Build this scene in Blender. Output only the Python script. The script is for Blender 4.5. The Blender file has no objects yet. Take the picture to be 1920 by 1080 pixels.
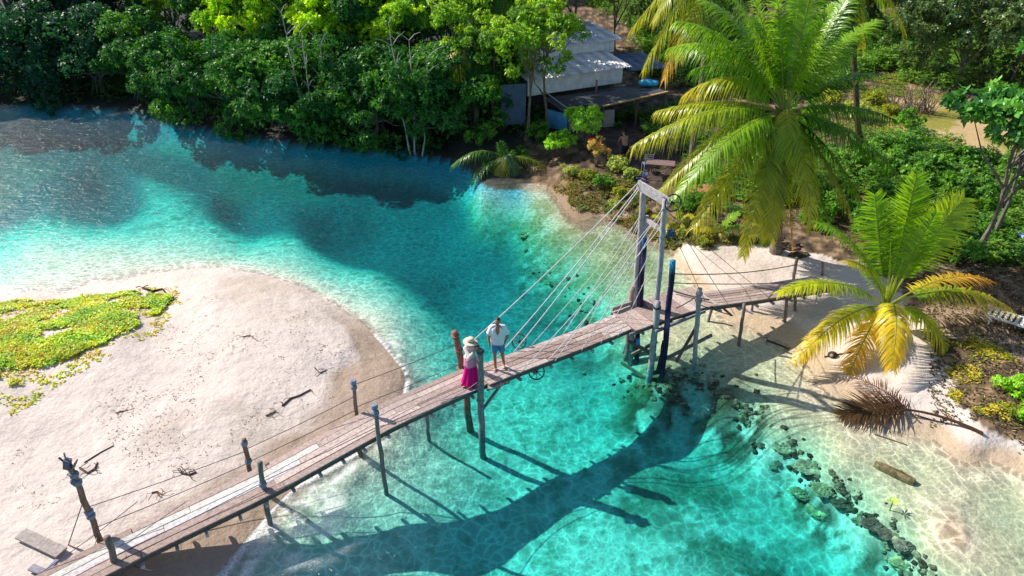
import bpy, bmesh, math, random
import numpy as np
from mathutils import Vector, Matrix, noise as mnoise
R_ = math.radians
SC = bpy.context.scene
COL = SC.collection

# ------------------------------------------------------------------ camera, sky, sun, exposure
FPX, PITCH, HCAM = 1350.0, R_(30), 14.0
cam_d = bpy.data.cameras.new('camera'); cam = bpy.data.objects.new('camera', cam_d); COL.objects.link(cam)
cam_d.sensor_width = 36.0; cam_d.lens = 36.0 * FPX / 1920.0
cam_d.clip_start = 0.1; cam_d.clip_end = 1500
cam.location = (0, 0, HCAM); cam.rotation_euler = (R_(90) - PITCH, 0, 0)
SC.camera = cam
SUN_EL = R_(39.0)
SUN_DIR = Vector((-0.887 * math.cos(SUN_EL), 0.461 * math.cos(SUN_EL), math.sin(SUN_EL))).normalized()   # towards the sun
world = bpy.data.worlds.new("World"); SC.world = world; world.use_nodes = True
wn = world.node_tree.nodes; bg = wn['Background']
sky = wn.new('ShaderNodeTexSky'); sky.sky_type = 'NISHITA'; sky.sun_disc = False
sky.sun_elevation = SUN_EL; sky.sun_rotation = math.atan2(SUN_DIR.x, SUN_DIR.y)
sky.air_density = 1.0; sky.dust_density = 1.0; sky.ozone_density = 2.0
world.node_tree.links.new(sky.outputs[0], bg.inputs[0]); bg.inputs[1].default_value = 0.105
sun_d = bpy.data.lights.new('sun', 'SUN'); sun = bpy.data.objects.new('sun', sun_d); COL.objects.link(sun)
sun_d.energy = 5.0; sun_d.angle = R_(0.5); sun_d.color = (1.0, 0.94, 0.84)
sun.rotation_euler = (-SUN_DIR).to_track_quat('-Z', 'Y').to_euler(); sun.location = SUN_DIR * 60
SC.view_settings.view_transform = 'Standard'; SC.view_settings.look = 'None'
SC.view_settings.exposure = 0.48; SC.view_settings.gamma = 1.0; SC.view_settings.use_curve_mapping = False
SC.render.engine = 'CYCLES'
SC.cycles.max_bounces = 6; SC.cycles.diffuse_bounces = 2; SC.cycles.glossy_bounces = 2
SC.cycles.transmission_bounces = 4; SC.cycles.transparent_max_bounces = 10; SC.cycles.volume_bounces = 0
SC.cycles.sample_clamp_direct = 12; SC.cycles.sample_clamp_indirect = 4
SC.cycles.caustics_reflective = False; SC.cycles.caustics_refractive = False
SC.cycles.use_denoising = True

# ------------------------------------------------------------------ survey helpers: photo measurements -> world metres
CP, SP = math.cos(PITCH), math.sin(PITCH)
def ray(px, py):
    x = (px - 960) / FPX; y = (540 - py) / FPX
    return (x, CP + y * SP, -SP + y * CP)
def P(px, py, z=0.0):
    d = ray(px, py); t = (z - HCAM) / d[2]
    return Vector((d[0] * t, d[1] * t, z))
def Py(px, py, Y):
    d = ray(px, py); t = Y / d[1]
    return Vector((d[0] * t, Y, HCAM + d[2] * t))
def uv_np(X, Y, Z=0.0):
    dz = Z - HCAM
    f = np.maximum(Y * CP - dz * SP, 0.5); u = Y * SP + dz * CP
    return 960 + FPX * X / f, 540 - FPX * u / f

# ------------------------------------------------------------------ object helpers
def tag(o, label=None, cat=None, group=None, kind=None):
    if label: o['label'] = label
    if cat: o['category'] = cat
    if group: o['group'] = group
    if kind: o['kind'] = kind
    return o
def empty(name, loc, label=None, cat=None, group=None, rz=0.0):
    o = bpy.data.objects.new(name, None); COL.objects.link(o); o.location = loc; o.rotation_euler = (0, 0, rz)
    o.empty_display_size = 0.2
    return tag(o, label, cat, group)
def link_mesh(name, me, mat, parent=None):
    o = bpy.data.objects.new(name, me); COL.objects.link(o)
    if mat is not None and len(me.materials) == 0: me.materials.append(mat)
    if parent is not None: o.parent = parent
    return o
def np_mesh(name, V, F, colors=None, smooth=False):
    """V (n,3), F (m,k) same-size faces; colors (n,3) linear colour attribute 'tint'"""
    V = np.asarray(V, np.float32); F = np.asarray(F, np.int32)
    me = bpy.data.meshes.new(name); n, m, k = len(V), len(F), F.shape[1]
    me.vertices.add(n); me.vertices.foreach_set('co', V.ravel())
    me.loops.add(m * k); me.loops.foreach_set('vertex_index', F.ravel())
    me.polygons.add(m); me.polygons.foreach_set('loop_start', np.arange(0, m * k, k, dtype=np.int32))
    if smooth: me.polygons.foreach_set('use_smooth', np.ones(m, bool))
    me.update(calc_edges=True)
    if colors is not None: set_col(me, 'tint', colors)
    return me
def set_col(me, name, c):
    a = me.color_attributes.new(name, 'FLOAT_COLOR', 'POINT')
    c = np.asarray(c, np.float32)
    cc = np.ones((len(c), 4), np.float32); cc[:, :c.shape[1]] = c
    a.data.foreach_set('color', cc.ravel())

class MB:
    """collects shapes (world or local coordinates) with a colour per vertex, builds ONE mesh object"""
    def __init__(s): s.v = []; s.f = []; s.c = []; s.col = (1, 1, 1)
    def add(s, vs, fs, col=None):
        b = len(s.v); s.v += [tuple(v) for v in vs]; s.f += [tuple(i + b for i in f) for f in fs]
        s.c += [tuple(col or s.col)] * len(vs)
    def box(s, c, size, M=None, col=None):
        hx, hy, hz = size[0] / 2, size[1] / 2, size[2] / 2
        vs = [Vector((x, y, z)) for x in (-hx, hx) for y in (-hy, hy) for z in (-hz, hz)]
        if M is not None: vs = [M @ v for v in vs]
        c = Vector(c); vs = [v + c for v in vs]
        s.add(vs, [(0, 1, 3, 2), (4, 6, 7, 5), (0, 4, 5, 1), (2, 3, 7, 6), (0, 2, 6, 4), (1, 5, 7, 3)], col)
    def bar(s, a, b, w, h, up=(0, 0, 1), col=None):
        a = Vector(a); b = Vector(b); d = (b - a); L = d.length; d.normalize()
        sd = d.cross(Vector(up))
        if sd.length < 1e-4: sd = d.cross(Vector((1, 0, 0)))
        sd.normalize(); u = sd.cross(d)
        M = Matrix((d, sd, u)).transposed()
        s.box((a + b) / 2, (L, w, h), M, col)
    def tube(s, pts, rad, n=8, col=None, wob=0.0, cap=True, seed=0, cols=None):
        pts = [Vector(p) for p in pts]; rr = rad if hasattr(rad, '__len__') else [rad] * len(pts)
        rg = random.Random(seed); base = len(s.v); prev = None
        for i, p in enumerate(pts):
            t = (pts[min(i + 1, len(pts) - 1)] - pts[max(i - 1, 0)]).normalized()
            if prev is None:
                a = t.cross(Vector((0, 0, 1)))
                if a.length < 0.1: a = t.cross(Vector((1, 0, 0)))
            else: a = prev - t * prev.dot(t)
            a.normalize(); prev = a; b = t.cross(a)
            for k in range(n):
                an = 2 * math.pi * k / n; r = rr[i] * (1 + wob * (rg.random() - 0.5))
                s.v.append(tuple(p + (a * math.cos(an) + b * math.sin(an)) * r)); s.c.append(tuple((cols[i] if cols else None) or col or s.col))
        for i in range(len(pts) - 1):
            for k in range(n):
                k2 = (k + 1) % n
                s.f.append((base + i * n + k, base + i * n + k2, base + (i + 1) * n + k2, base + (i + 1) * n + k))
        if cap:
            s.f.append(tuple(base + k for k in reversed(range(n)))); s.f.append(tuple(base + (len(pts) - 1) * n + k for k in range(n)))
    def ball(s, c, r, col=None, nu=10, nv=7, M=None):
        c = Vector(c); r = r if hasattr(r, '__len__') else (r, r, r); vs = []; fs = []
        vs.append(Vector((0, 0, -r[2])))
        for j in range(1, nv):
            th = math.pi * j / nv
            for i in range(nu):
                ph = 2 * math.pi * i / nu
                vs.append(Vector((r[0] * math.sin(th) * math.cos(ph), r[1] * math.sin(th) * math.sin(ph), -r[2] * math.cos(th))))
        vs.append(Vector((0, 0, r[2]))); e = len(vs) - 1
        for i in range(nu):
            i2 = (i + 1) % nu
            fs.append((0, 1 + i2, 1 + i)); fs.append((e, e - nu + i, e - nu + i2))
            for j in range(nv - 2):
                fs.append((1 + j * nu + i, 1 + j * nu + i2, 1 + (j + 1) * nu + i2, 1 + (j + 1) * nu + i))
        if M is not None: vs = [M @ v for v in vs]
        s.add([v + c for v in vs], fs, col)
    def cap(s, a, b, ra, rb, col=None, n=12):
        """capsule with two radii, closed"""
        a = Vector(a); b = Vector(b); d = (b - a).normalized(); L = (b - a).length
        pts = []; rr = []
        for k in range(4):
            an = math.pi / 2 * (k + 0.5) / 4; pts.append(a - d * ra * math.cos(an)); rr.append(ra * math.sin(an))
        pts.append(a); rr.append(ra); pts.append(b); rr.append(rb)
        for k in range(4):
            an = math.pi / 2 * (k + 0.5) / 4; pts.append(b + d * rb * math.sin(an)); rr.append(rb * math.cos(an))
        s.tube(pts, rr, n, col)
    def build(s, name, mat, parent=None, smooth=False, origin=None, rel=None):
        me = bpy.data.meshes.new(name)
        o0 = Vector(rel) if rel is not None else Vector((0, 0, 0))
        me.from_pydata([tuple(Vector(v) - o0) for v in s.v], [], s.f)
        set_col(me, 'tint', s.c)
        if smooth: me.polygons.foreach_set('use_smooth', np.ones(len(me.polygons), bool))
        me.update()
        return link_mesh(name, me, mat, parent)

# ------------------------------------------------------------------ materials
def new_mat(name):
    m = bpy.data.materials.new(name); m.use_nodes = True; nt = m.node_tree
    for n in list(nt.nodes): nt.nodes.remove(n)
    out = nt.nodes.new('ShaderNodeOutputMaterial')
    return m, nt, out
def N(nt, typ, **kw):
    n = nt.nodes.new(typ)
    for k, v in kw.items():
        if k.startswith('i_'): n.inputs[k[2:].replace('_', ' ')].default_value = v
        else: setattr(n, k, v)
    return n
def mix_col(nt, a, b, fac, mode='MIX'):
    n = N(nt, 'ShaderNodeMix', data_type='RGBA', blend_type=mode)
    for sock, v in ((n.inputs[6], a), (n.inputs[7], b), (n.inputs[0], fac)):
        if hasattr(v, 'is_output') or isinstance(v, bpy.types.NodeSocket): nt.links.new(v, sock)
        elif isinstance(v, (tuple, list)): sock.default_value = tuple(v) + ((1,) if len(v) == 3 else ())
        else: sock.default_value = v
    return n.outputs[2]
def ramp(nt, src, stops):
    r = N(nt, 'ShaderNodeValToRGB'); e = r.color_ramp.elements
    while len(e) < len(stops): e.new(0.5)
    for i, (p, c) in enumerate(stops):
        e[i].position = p; e[i].color = (c, c, c, 1) if not hasattr(c, '__len__') else tuple(c) + (1,)
    nt.links.new(src, r.inputs[0]); return r.outputs[0]
def noise_tex(nt, scale, detail=4, rough=0.6, vec=None, dist=0.0):
    n = N(nt, 'ShaderNodeTexNoise'); n.inputs['Scale'].default_value = scale; n.inputs['Detail'].default_value = detail
    n.inputs['Roughness'].default_value = rough; n.inputs['Distortion'].default_value = dist
    if vec is not None: nt.links.new(vec, n.inputs['Vector'])
    return n.outputs['Fac']
def tint_mat(name, rough=0.8, spec=0.3, nscale=6.0, namt=0.35, bump=0.0, bscale=30, translucent=0.0, stretch=None, mult=(1, 1, 1), tgain=(1.15, 1.25, 0.5), sheen=0.0):
    """colour from the mesh's own tint attribute, broken up by procedural noise"""
    m, nt, out = new_mat(name)
    at = N(nt, 'ShaderNodeAttribute', attribute_name='tint')
    tc = N(nt, 'ShaderNodeTexCoord'); vec = tc.outputs['Object']
    if stretch:
        mp = N(nt, 'ShaderNodeMapping'); mp.inputs['Scale'].default_value = stretch; nt.links.new(vec, mp.inputs[0]); vec = mp.outputs[0]
    nz = noise_tex(nt, nscale, 5, 0.65, vec)
    fac = ramp(nt, nz, [(0.3, 1 - namt), (0.7, 1 + namt * 0.6)])
    c = mix_col(nt, at.outputs['Color'], fac, 1.0, 'MULTIPLY')
    if mult != (1, 1, 1): c = mix_col(nt, c, mult, 1.0, 'MULTIPLY')
    b = N(nt, 'ShaderNodeBsdfPrincipled'); nt.links.new(c, b.inputs['Base Color'])
    b.inputs['Roughness'].default_value = rough; b.inputs['Specular IOR Level'].default_value = spec
    if bump:
        bz = noise_tex(nt, bscale, 6, 0.7, vec); bp = N(nt, 'ShaderNodeBump'); bp.inputs['Strength'].default_value = bump; bp.inputs['Distance'].default_value = 0.02
        nt.links.new(bz, bp.inputs['Height']); nt.links.new(bp.outputs[0], b.inputs['Normal'])
    if translucent:
        t = N(nt, 'ShaderNodeBsdfTranslucent'); nt.links.new(mix_col(nt, c, tgain, 1.0, 'MULTIPLY'), t.inputs[0])
        mx = N(nt, 'ShaderNodeMixShader'); mx.inputs[0].default_value = translucent
        nt.links.new(b.outputs[0], mx.inputs[1]); nt.links.new(t.outputs[0], mx.inputs[2]); nt.links.new(mx.outputs[0], out.inputs[0])
    else: nt.links.new(b.outputs[0], out.inputs[0])
    return m
M = {}
M['wood'] = tint_mat('weathered_wood', 0.85, 0.25, 4, 0.38, 0.6, 14, stretch=(3, 3, 3))
M['pole'] = tint_mat('pole_wood', 0.85, 0.25, 5, 0.45, 0.7, 12, stretch=(4, 4, 1.0))
M['rope'] = tint_mat('rope_fibre', 0.9, 0.1, 20, 0.3)
M['iron'] = tint_mat('rusty_iron', 0.6, 0.5, 20, 0.4)
M['cloth'] = tint_mat('cloth_fibre', 0.9, 0.1, 12, 0.12)
M['skin'] = tint_mat('skin_tone', 0.55, 0.35, 10, 0.08)
M['leaf'] = tint_mat('tree_leaf', 0.45, 0.35, 1.1, 0.3, translucent=0.40, mult=(3.0, 2.9, 2.3), tgain=(1.5, 1.3, 0.45))
M['gloss'] = tint_mat('waxy_leaf', 0.3, 0.5, 1.5, 0.25, translucent=0.32, mult=(1.7, 1.7, 1.5))
M['frond'] = tint_mat('palm_leaflet', 0.34, 0.5, 1.5, 0.22, translucent=0.5, mult=(1.9, 1.85, 1.4), tgain=(1.6, 1.5, 0.4))
M['bark'] = tint_mat('tree_bark', 0.9, 0.2, 7, 0.5, 0.8, 20)
M['rock'] = tint_mat('coral_rock', 0.9, 0.2, 3.5, 0.6, 1.0, 9)
M['paint'] = tint_mat('faded_paint', 0.75, 0.3, 2.5, 0.25, 0.15, 20)
M['sheet'] = tint_mat('roof_sheet', 0.6, 0.4, 1.8, 0.35, 0.2, 10)

# ------------------------------------------------------------------ terrain
CTRL = []   # (px, py, z)
def ctl(z, *pts):
    for p in pts: CTRL.append((p[0], p[1], z))
# waterline of the sand spit
ctl(0.0, (-260, 590), (-120, 572), (0, 560), (120, 550), (230, 528), (300, 512), (370, 504), (450, 508), (530, 526), (600, 556), (660, 595), (705, 635),
    (735, 668), (758, 700), (755, 735), (742, 770), (712, 810), (670, 845), (612, 875), (560, 910), (520, 945), (485, 985), (445, 1030), (405, 1075), (350, 1140), (250, 1260), (0, 1500))
ctl(0.5, (-250, 640), (0, 590), (230, 565), (380, 545), (500, 555), (590, 600), (640, 660), (300, 800), (470, 760), (120, 900), (0, 1000), (100, 760), (-200, 800), (300, 640), (-100, 1200))
ctl(0.75, (100, 640), (0, 720), (200, 620), (-200, 720))
ctl(0.28, (560, 800), (420, 900), (330, 975), (640, 760), (640, 700), (200, 1080), (680, 680))
# far bank waterline under the mangroves
ctl(0.0, (-500, 172), (-250, 182), (0, 194), (130, 200), (240, 205), (300, 222), (400, 244), (520, 262), (640, 275), (760, 285), (850, 300), (900, 330), (960, 345), (1030, 352), (1055, 385), (1120, 402),
    (1170, 420), (1215, 440), (1262, 470), (1290, 515), (1330, 565), (1390, 605), (1470, 640), (1520, 690), (1575, 745), (1660, 800), (1760, 828), (1850, 858), (1920, 890), (2050, 960), (2300, 1080))
ctl(0.45, (1085, 345), (1300, 470), (1850, 800), (2000, 860), (900, 292), (1180, 390), (600, 250))
ctl(0.45, (520,238),(450,222),(350,205),(150,180),(760,262),(-150,165))
ctl(0.9, (560,215),(480,200),(330,172),(840,250),(650,215))
ctl(0.25, (1400, 555), (1500, 590), (1600, 690), (1700, 750))
ctl(0.5, (1400, 510), (1550, 540), (1660, 625), (1800, 720))
ctl(0.7, (1250, 400), (1400, 450), (1550, 490), (1750, 610), (1920, 720), (1150, 330), (950, 270), (700, 225), (400, 190), (0, 160), (-400, 140), (2200, 800), (1060, 300))
ctl(1.1, (1100, 260), (1300, 300), (1600, 400), (1900, 500), (1800, 280), (1500, 200), (1200, 150), (800, 130), (400, 100), (0, 100), (-500, 100), (2300, 500), (1900, 100), (2500, 100))
ctl(2.0, (-600, -50), (0, -50), (600, -50), (1200, -50), (1900, -50), (2600, -50))
# shallow shelf on the right and under the tower
ctl(-0.05, (1350, 620), (1500, 705), (1640, 815), (1850, 890), (1200, 455), (1100, 430))
ctl(-0.15, (1300, 600), (1400, 690), (1520, 790), (1700, 900), (1850, 960), (1920, 1080), (2100, 1200), (1750, 1040), (1150, 460), (1050, 420), (1230, 520))
ctl(-0.36, (1200, 640), (1260, 700), (1360, 745), (1450, 800), (1560, 890), (1650, 975), (1740, 1070), (1800, 1200), (1130, 520), (1000, 400), (900, 365), (1180, 580))
# drop-off and pool
ctl(-1.2, (1120, 660), (1180, 715), (1300, 775), (1370, 830), (1480, 920), (1560, 1000), (1640, 1085), (1050, 560), (960, 440), (870, 375), (1100, 620))
ctl(-1.4, (1050, 760), (1180, 860), (1300, 950), (1400, 1060), (1500, 1250), (1000, 680))
ctl(-1.6, (1150, 800), (1280, 880), (950, 560), (870, 450))
ctl(-1.30, (950, 800), (1000, 950), (1080, 1080), (1150, 1300), (900, 700), (880, 1040))
ctl(-0.85, (840, 800), (860, 900), (800, 1000), (780, 1090), (750, 1300), (850, 720))
ctl(-0.40, (760, 850), (680, 930), (600, 1010), (560, 1080), (480, 1250), (800, 740), (780, 690))
# river channel
ctl(-0.30, (740, 600), (640, 545), (520, 498), (380, 475))
ctl(-0.14, (250, 490), (100, 510), (-100, 525), (-250, 540))
ctl(-0.95, (800, 600), (700, 520), (560, 458), (400, 430), (240, 430))
ctl(-0.42, (80, 450), (-150, 470), (200, 455))
ctl(-2.4, (860, 540), (760, 450), (620, 400), (450, 375))
ctl(-1.8, (250, 380), (50, 395), (-200, 410))
ctl(-2.7, (700, 350), (560, 325), (400, 305), (200, 310), (0, 330), (-300, 330))
ctl(-0.6, (250, 217), (320, 238), (400, 257), (520, 275), (640, 288), (760, 298), (130, 211), (0, 206))
ctl(-1.7, (330, 262), (510, 287), (700, 306), (150, 238), (230, 246), (0, 232))
ctl(-1.9, (800, 340), (600, 295), (420, 272), (250, 250), (100, 240), (-200, 230))
CT = []
for px, py, z in CTRL:
    w = P(px, py, z); a, b = uv_np(np.array(w.x), np.array(w.y)); CT.append((float(a), float(b), z))
CT = np.array(CT)
def _k(r2): return 0.5 * r2 * np.log(r2 + 1e-9)
_u = CT[:, :2] / 500.0; _n = len(CT)
_A = np.zeros((_n + 3, _n + 3)); _d = ((_u[:, None] - _u[None]) ** 2).sum(-1)
_A[:_n, :_n] = _k(_d) + np.eye(_n) * 0.0005; _A[:_n, _n] = 1; _A[:_n, _n + 1:] = _u; _A[_n:, :_n] = _A[:_n, _n:].T
_W = np.linalg.solve(_A, np.concatenate([CT[:, 2], np.zeros(3)]))
def vnoise(x, y, s, seed=0):
    """cheap smooth value noise"""
    x = x / s + seed * 17.3; y = y / s - seed * 9.1
    xi = np.floor(x); yi = np.floor(y); fx = x - xi; fy = y - yi
    fx = fx * fx * (3 - 2 * fx); fy = fy * fy * (3 - 2 * fy)
    def h(a, b):
        v = np.sin(a * 127.1 + b * 311.7 + seed) * 43758.5453; return v - np.floor(v)
    return (h(xi, yi) * (1 - fx) + h(xi + 1, yi) * fx) * (1 - fy) + (h(xi, yi + 1) * (1 - fx) + h(xi + 1, yi + 1) * fx) * fy
def fbm(x, y, s, seed=0, o=4):
    t = 0; a = 0.5
    for i in range(o): t = t + a * vnoise(x, y, s / 2 ** i, seed + i); a *= 0.5
    return t
def base_h(X, Y):
    X = np.asarray(X, float); Y = np.asarray(Y, float); sh = X.shape; X = X.ravel(); Y = Y.ravel()
    U, V = uv_np(X, np.maximum(Y, 3.5)); U = np.clip(U, -900, 2900); V = np.clip(V, -120, 1700)
    z = np.empty(len(X)); q = np.stack([U, V], 1) / 500.0
    for i in range(0, len(X), 20000):
        d = ((q[i:i + 20000, None] - _u[None]) ** 2).sum(-1)
        z[i:i + 20000] = _k(d) @ _W[:_n] + _W[_n] + q[i:i + 20000] @ _W[_n + 1:]
    vl = np.interp(U, [-900, -500, 0, 130, 240, 300, 400, 520, 640, 760, 850, 900], [168, 176, 194, 199, 205, 222, 244, 262, 275, 285, 300, 328]); dv = V - vl
    wgt = np.clip((900 - U) / 60, 0, 1) * np.clip((120 - dv) / 60, 0, 1)
    zt_ = np.where(dv < 0, np.clip(0.03 + 0.012 * -dv, 0, 1.6), -2.0 * (1 - np.exp(-np.maximum(dv, 0) / 16))); q_ = np.clip((dv - 30) / 80, 0, 1); q_ = q_ * q_ * (3 - 2 * q_); zt_ = zt_ * (1 - q_) + np.minimum(z, -1.6) * q_
    z = z * (1 - wgt) + zt_ * wgt
    z = np.clip(z, -3.2, 2.5)
    return z.reshape(sh)
def height(X, Y):
    z = base_h(X, Y)
    X = np.asarray(X, float); Y = np.asarray(Y, float)
    land = np.clip(z / 0.3, 0, 1)
    rgt = land * (X > 0)
    z = z + land * (fbm(X, Y, 2.2, 3) - 0.47) * 0.16 + rgt * (fbm(X, Y, 0.9, 5) - 0.47) * 0.1
    under = np.clip(-z / 0.3, 0, 1)
    z = z + under * (fbm(X, Y, 1.1, 7) - 0.47) * 0.14
    return z
def hz(x, y): return float(height(np.array([x]), np.array([y]))[0])
def G(px, py):
    """ground point seen at a pixel"""
    z = 0.0
    for _ in range(8):
        w = P(px, py, z); z = hz(w.x, w.y)
    return Vector((w.x, w.y, z))

def axis(lo, hi, fine_lo, fine_hi, fine, grow=1.12):
    a = list(np.arange(fine_lo, fine_hi, fine)); s = fine; v = a[-1]
    while v < hi: s *= grow; v += s; a.append(v)
    s = fine; v = a[0]; L = []
    while v > lo: s *= grow; v -= s; L.append(v)
    return np.array(L[::-1] + a)
xs = axis(-260, 260, -14, 18, 0.12, 1.017); ys = axis(-60, 420, 9, 27, 0.11, 1.016)
def grid_mesh(name, xs, ys, Z, cols=None):
    nx, ny = len(xs), len(ys); XX, YY = np.meshgrid(xs, ys)
    V = np.stack([XX.ravel(), YY.ravel(), Z.ravel()], 1)
    i = np.arange(nx - 1)[None] + np.arange(ny - 1)[:, None] * nx; i = i.ravel()
    F = np.stack([i, i + 1, i + 1 + nx, i + nx], 1)
    return np_mesh(name, V, F, cols, True)
XX, YY = np.meshgrid(xs, ys); ZZ = height(XX, YY); BZ = base_h(XX, YY)
UU, VV = uv_np(XX, np.maximum(YY, 3.5), BZ)
def sstep(a, b, x): t = np.clip((x - a) / (b - a), 0, 1); return t * t * (3 - 2 * t)
def blob(cx, cy, rx, ry, soft=0.5):
    c = P(cx, cy, 0.0); sx = (P(cx + rx, cy, 0) - c).length; sy = abs(P(cx, cy - ry, 0).y - P(cx, cy + ry, 0).y) / 2
    d = np.sqrt(((XX - c.x) / sx) ** 2 + ((YY - c.y) / sy) ** 2)
    d = d + (fbm(XX, YY, 1.6, 11) - 0.47) * 1.2
    return 1 - sstep(1 - soft, 1 + soft, d)
def lerp(a, b, t): return a * (1 - t[..., None]) + np.array(b)[None, None] * t[..., None]
C = np.zeros(XX.shape + (3,)) + np.array((0.60, 0.515, 0.465))            # dry sand
n1 = fbm(XX, YY, 3.0, 21); n2 = fbm(XX, YY, 0.6, 23); n3 = fbm(XX, YY, 9.0, 25)
C = C * (0.9 + 0.25 * (n2[..., None] - 0.47) + 0.12)
C = lerp(C, (0.43, 0.34, 0.27), sstep(0.52, 0.72, n1) * 0.45)
wet = 1 - sstep(0.25, 0.36, BZ + (n1 - 0.47) * 0.22 + (n2 - 0.47) * 0.10)
left = (XX < 1.0 - 0.0 * YY)
C = lerp(C, (0.37, 0.27, 0.20), wet * left * 0.9 * sstep(540, 640, VV))                       # damp sand on the spit
C = lerp(C, (0.48, 0.37, 0.26), (~left) * (1 - sstep(0.1, 0.2, BZ)) * 1.0)
sub = sstep(0.0, -0.12, -(-BZ)) if False else 1 - sstep(-0.12, 0.0, BZ)
C = lerp(C, (0.76, 0.69, 0.56), sub)
shelf = sub * sstep(-0.85, -0.45, BZ) * sstep(1.0, 4.0, XX); C = lerp(C, (0.56, 0.47, 0.31), shelf)                                      # pale submerged sand
alg = np.zeros(XX.shape)
for b in ((1060, 560, 90, 60), (1120, 470, 120, 50), (1000, 420, 150, 40), (1230, 690, 70, 40), (1300, 720, 80, 30), (1140, 620, 40, 30)): alg = np.maximum(alg, blob(*b, 0.6))
C = lerp(C, (0.20, 0.20, 0.085), sub * alg * (0.25 + 0.75 * sstep(0.42, 0.58, n2)))
dkw = np.maximum(blob(1290, 722, 130, 40, 0.6), blob(1405, 775, 60, 40, 0.6)); C = lerp(C, (0.035, 0.045, 0.02), sub * dkw * sstep(0.36, 0.5, n2) * 0.95)
for bx_, by_ in ((1450, 830), (1490, 865), (1530, 900), (1570, 930), (1610, 960), (1650, 1000), (1690, 1040), (1730, 1080)): C = lerp(C, (0.09, 0.085, 0.04), sub * blob(bx_, by_, 42, 24, 0.6) * sstep(0.40, 0.54, fbm(XX, YY, 0.4, 29)) * 0.9)
for bx_, by_ in ((1050, 540), (1100, 580), (1140, 610), (1010, 490), (960, 450)): C = lerp(C, (0.05, 0.07, 0.03), sub * blob(bx_, by_, 55, 22, 0.7) * sstep(0.40, 0.54, fbm(XX, YY, 0.5, 28)) * 0.9)
cov = np.maximum(blob(985, 405, 130, 55, 0.7), np.maximum(blob(1100, 480, 110, 60, 0.7), blob(900, 365, 60, 25, 0.7))); C = lerp(C, (0.36, 0.34, 0.17), sub * cov * 0.8 * (0.45 + 0.55 * sstep(0.40, 0.55, n2)))
fw = sub * sstep(0.55, 0.66, fbm(XX, YY, 0.3, 26)) * sstep(-0.5, -0.9, BZ); C = lerp(C, (0.22, 0.30, 0.20), (1 - sstep(-0.9, -0.5, BZ)) * sub * sstep(0.52, 0.62, fbm(XX, YY, 0.3, 26)) * 0.6)
alg2 = np.zeros(XX.shape)
for b in ((1230, 870, 200, 60), (1390, 960, 110, 60), (1330, 850, 130, 45), (1450, 1010, 120, 50), (1130, 820, 90, 30)): alg2 = np.maximum(alg2, blob(*b, 0.8))
C = lerp(C, (0.12, 0.20, 0.13), sub * alg2 * sstep(0.36, 0.52, n1 * 0.4 + fbm(XX, YY, 0.45, 27) * 0.6) * 0.95)
deep = np.maximum(1 - sstep(-2.2, -1.5, BZ), (1 - sstep(-1.8, -0.9, BZ)) * sstep(18.5, 22, YY + (fbm(XX, YY, 4.0, 37) - 0.47) * 4))
C = lerp(C, (0.085, 0.17, 0.20), deep * 0.9)                              # darker bed colour where the channel is deep
C = lerp(C, (0.22, 0.30, 0.22), sub * sstep(0.5, 0.62, n3) * sstep(-0.9, -1.4, BZ) * 0.5)
# right bank: soil, litter, grass
def inpoly(poly, U=UU, V=VV, soft=None):
    res = np.zeros(U.shape, bool); n = len(poly)
    for i in range(n):
        x1, y1 = poly[i]; x2, y2 = poly[(i + 1) % n]
        if y1 == y2: continue
        c = ((y1 > V) != (y2 > V)) & (U < (x2 - x1) * (V - y1) / (y2 - y1) + x1); res ^= c
    return res
UJ = UU + (fbm(XX, YY, 1.5, 31) - 0.47) * 90; VJ = VV + (fbm(XX, YY, 1.5, 33) - 0.47) * 50
soil = inpoly([(-900, 260), (200, 260), (860, 330), (1000, 352), (1060, 360), (1130, 385), (1230, 425), (1300, 440), (1420, 450), (1560, 470), (1700, 560), (1760, 640), (1800, 760), (1850, 800), (1960, 850), (2900, 900), (2900, -400), (-900, -400)], UJ, VJ)
soil &= BZ > 0.02
nr = fbm(XX, YY, 0.35, 41)
S = np.zeros(C.shape) + np.array((0.115, 0.075, 0.045)); S = lerp(S, (0.30, 0.20, 0.12), sstep(0.5, 0.66, nr)); S = lerp(S, (0.035, 0.028, 0.02), 1 - sstep(0.3, 0.42, nr))
C[soil] = S[soil]
path = inpoly([(1560, 480), (1680, 560), (1760, 620), (1900, 680), (2100, 760), (2100, 700), (1920, 630), (1760, 560), (1640, 500)], UJ, VJ)
C[path] = C[path] * 0.3 + np.array((0.36, 0.27, 0.2)) * 0.7
lawn = inpoly([(1640, 240), (1700, 300), (1800, 300), (1960, 330), (2200, 340), (2200, 230), (1920, 240), (1850, 190), (1720, 170), (1640, 190)], UJ, VJ)
gl = np.zeros(C.shape) + np.array((0.26, 0.24, 0.045)); gl = lerp(gl, (0.48, 0.34, 0.17), sstep(0.48, 0.62, fbm(XX, YY, 1.8, 43)))
C[lawn] = gl[lawn]
eb_ = inpoly([(1000, 335), (1060, 350), (1130, 380), (1250, 435), (1278, 462), (1262, 492), (1180, 470), (1100, 435), (1020, 400)], UJ, VJ) & (BZ > -0.08); C[eb_] = C[eb_] * 0.25 + np.array((0.22, 0.145, 0.09)) * 0.75
roof_shade = inpoly([(1085, 232), (1180, 215), (1330, 240), (1340, 330), (1250, 345), (1150, 330)], UJ, VJ); C[roof_shade] = C[roof_shade] * 0.25 + np.array((0.05, 0.035, 0.04)) * 0.75  # roof shade over the terrace painted as dark maroon into the ground colour
VL = np.interp(UU, [-900, -500, 0, 130, 240, 300, 400, 520, 640, 760, 850, 900, 980], [168, 176, 194, 199, 205, 222, 244, 262, 275, 285, 300, 328, 345])
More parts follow.
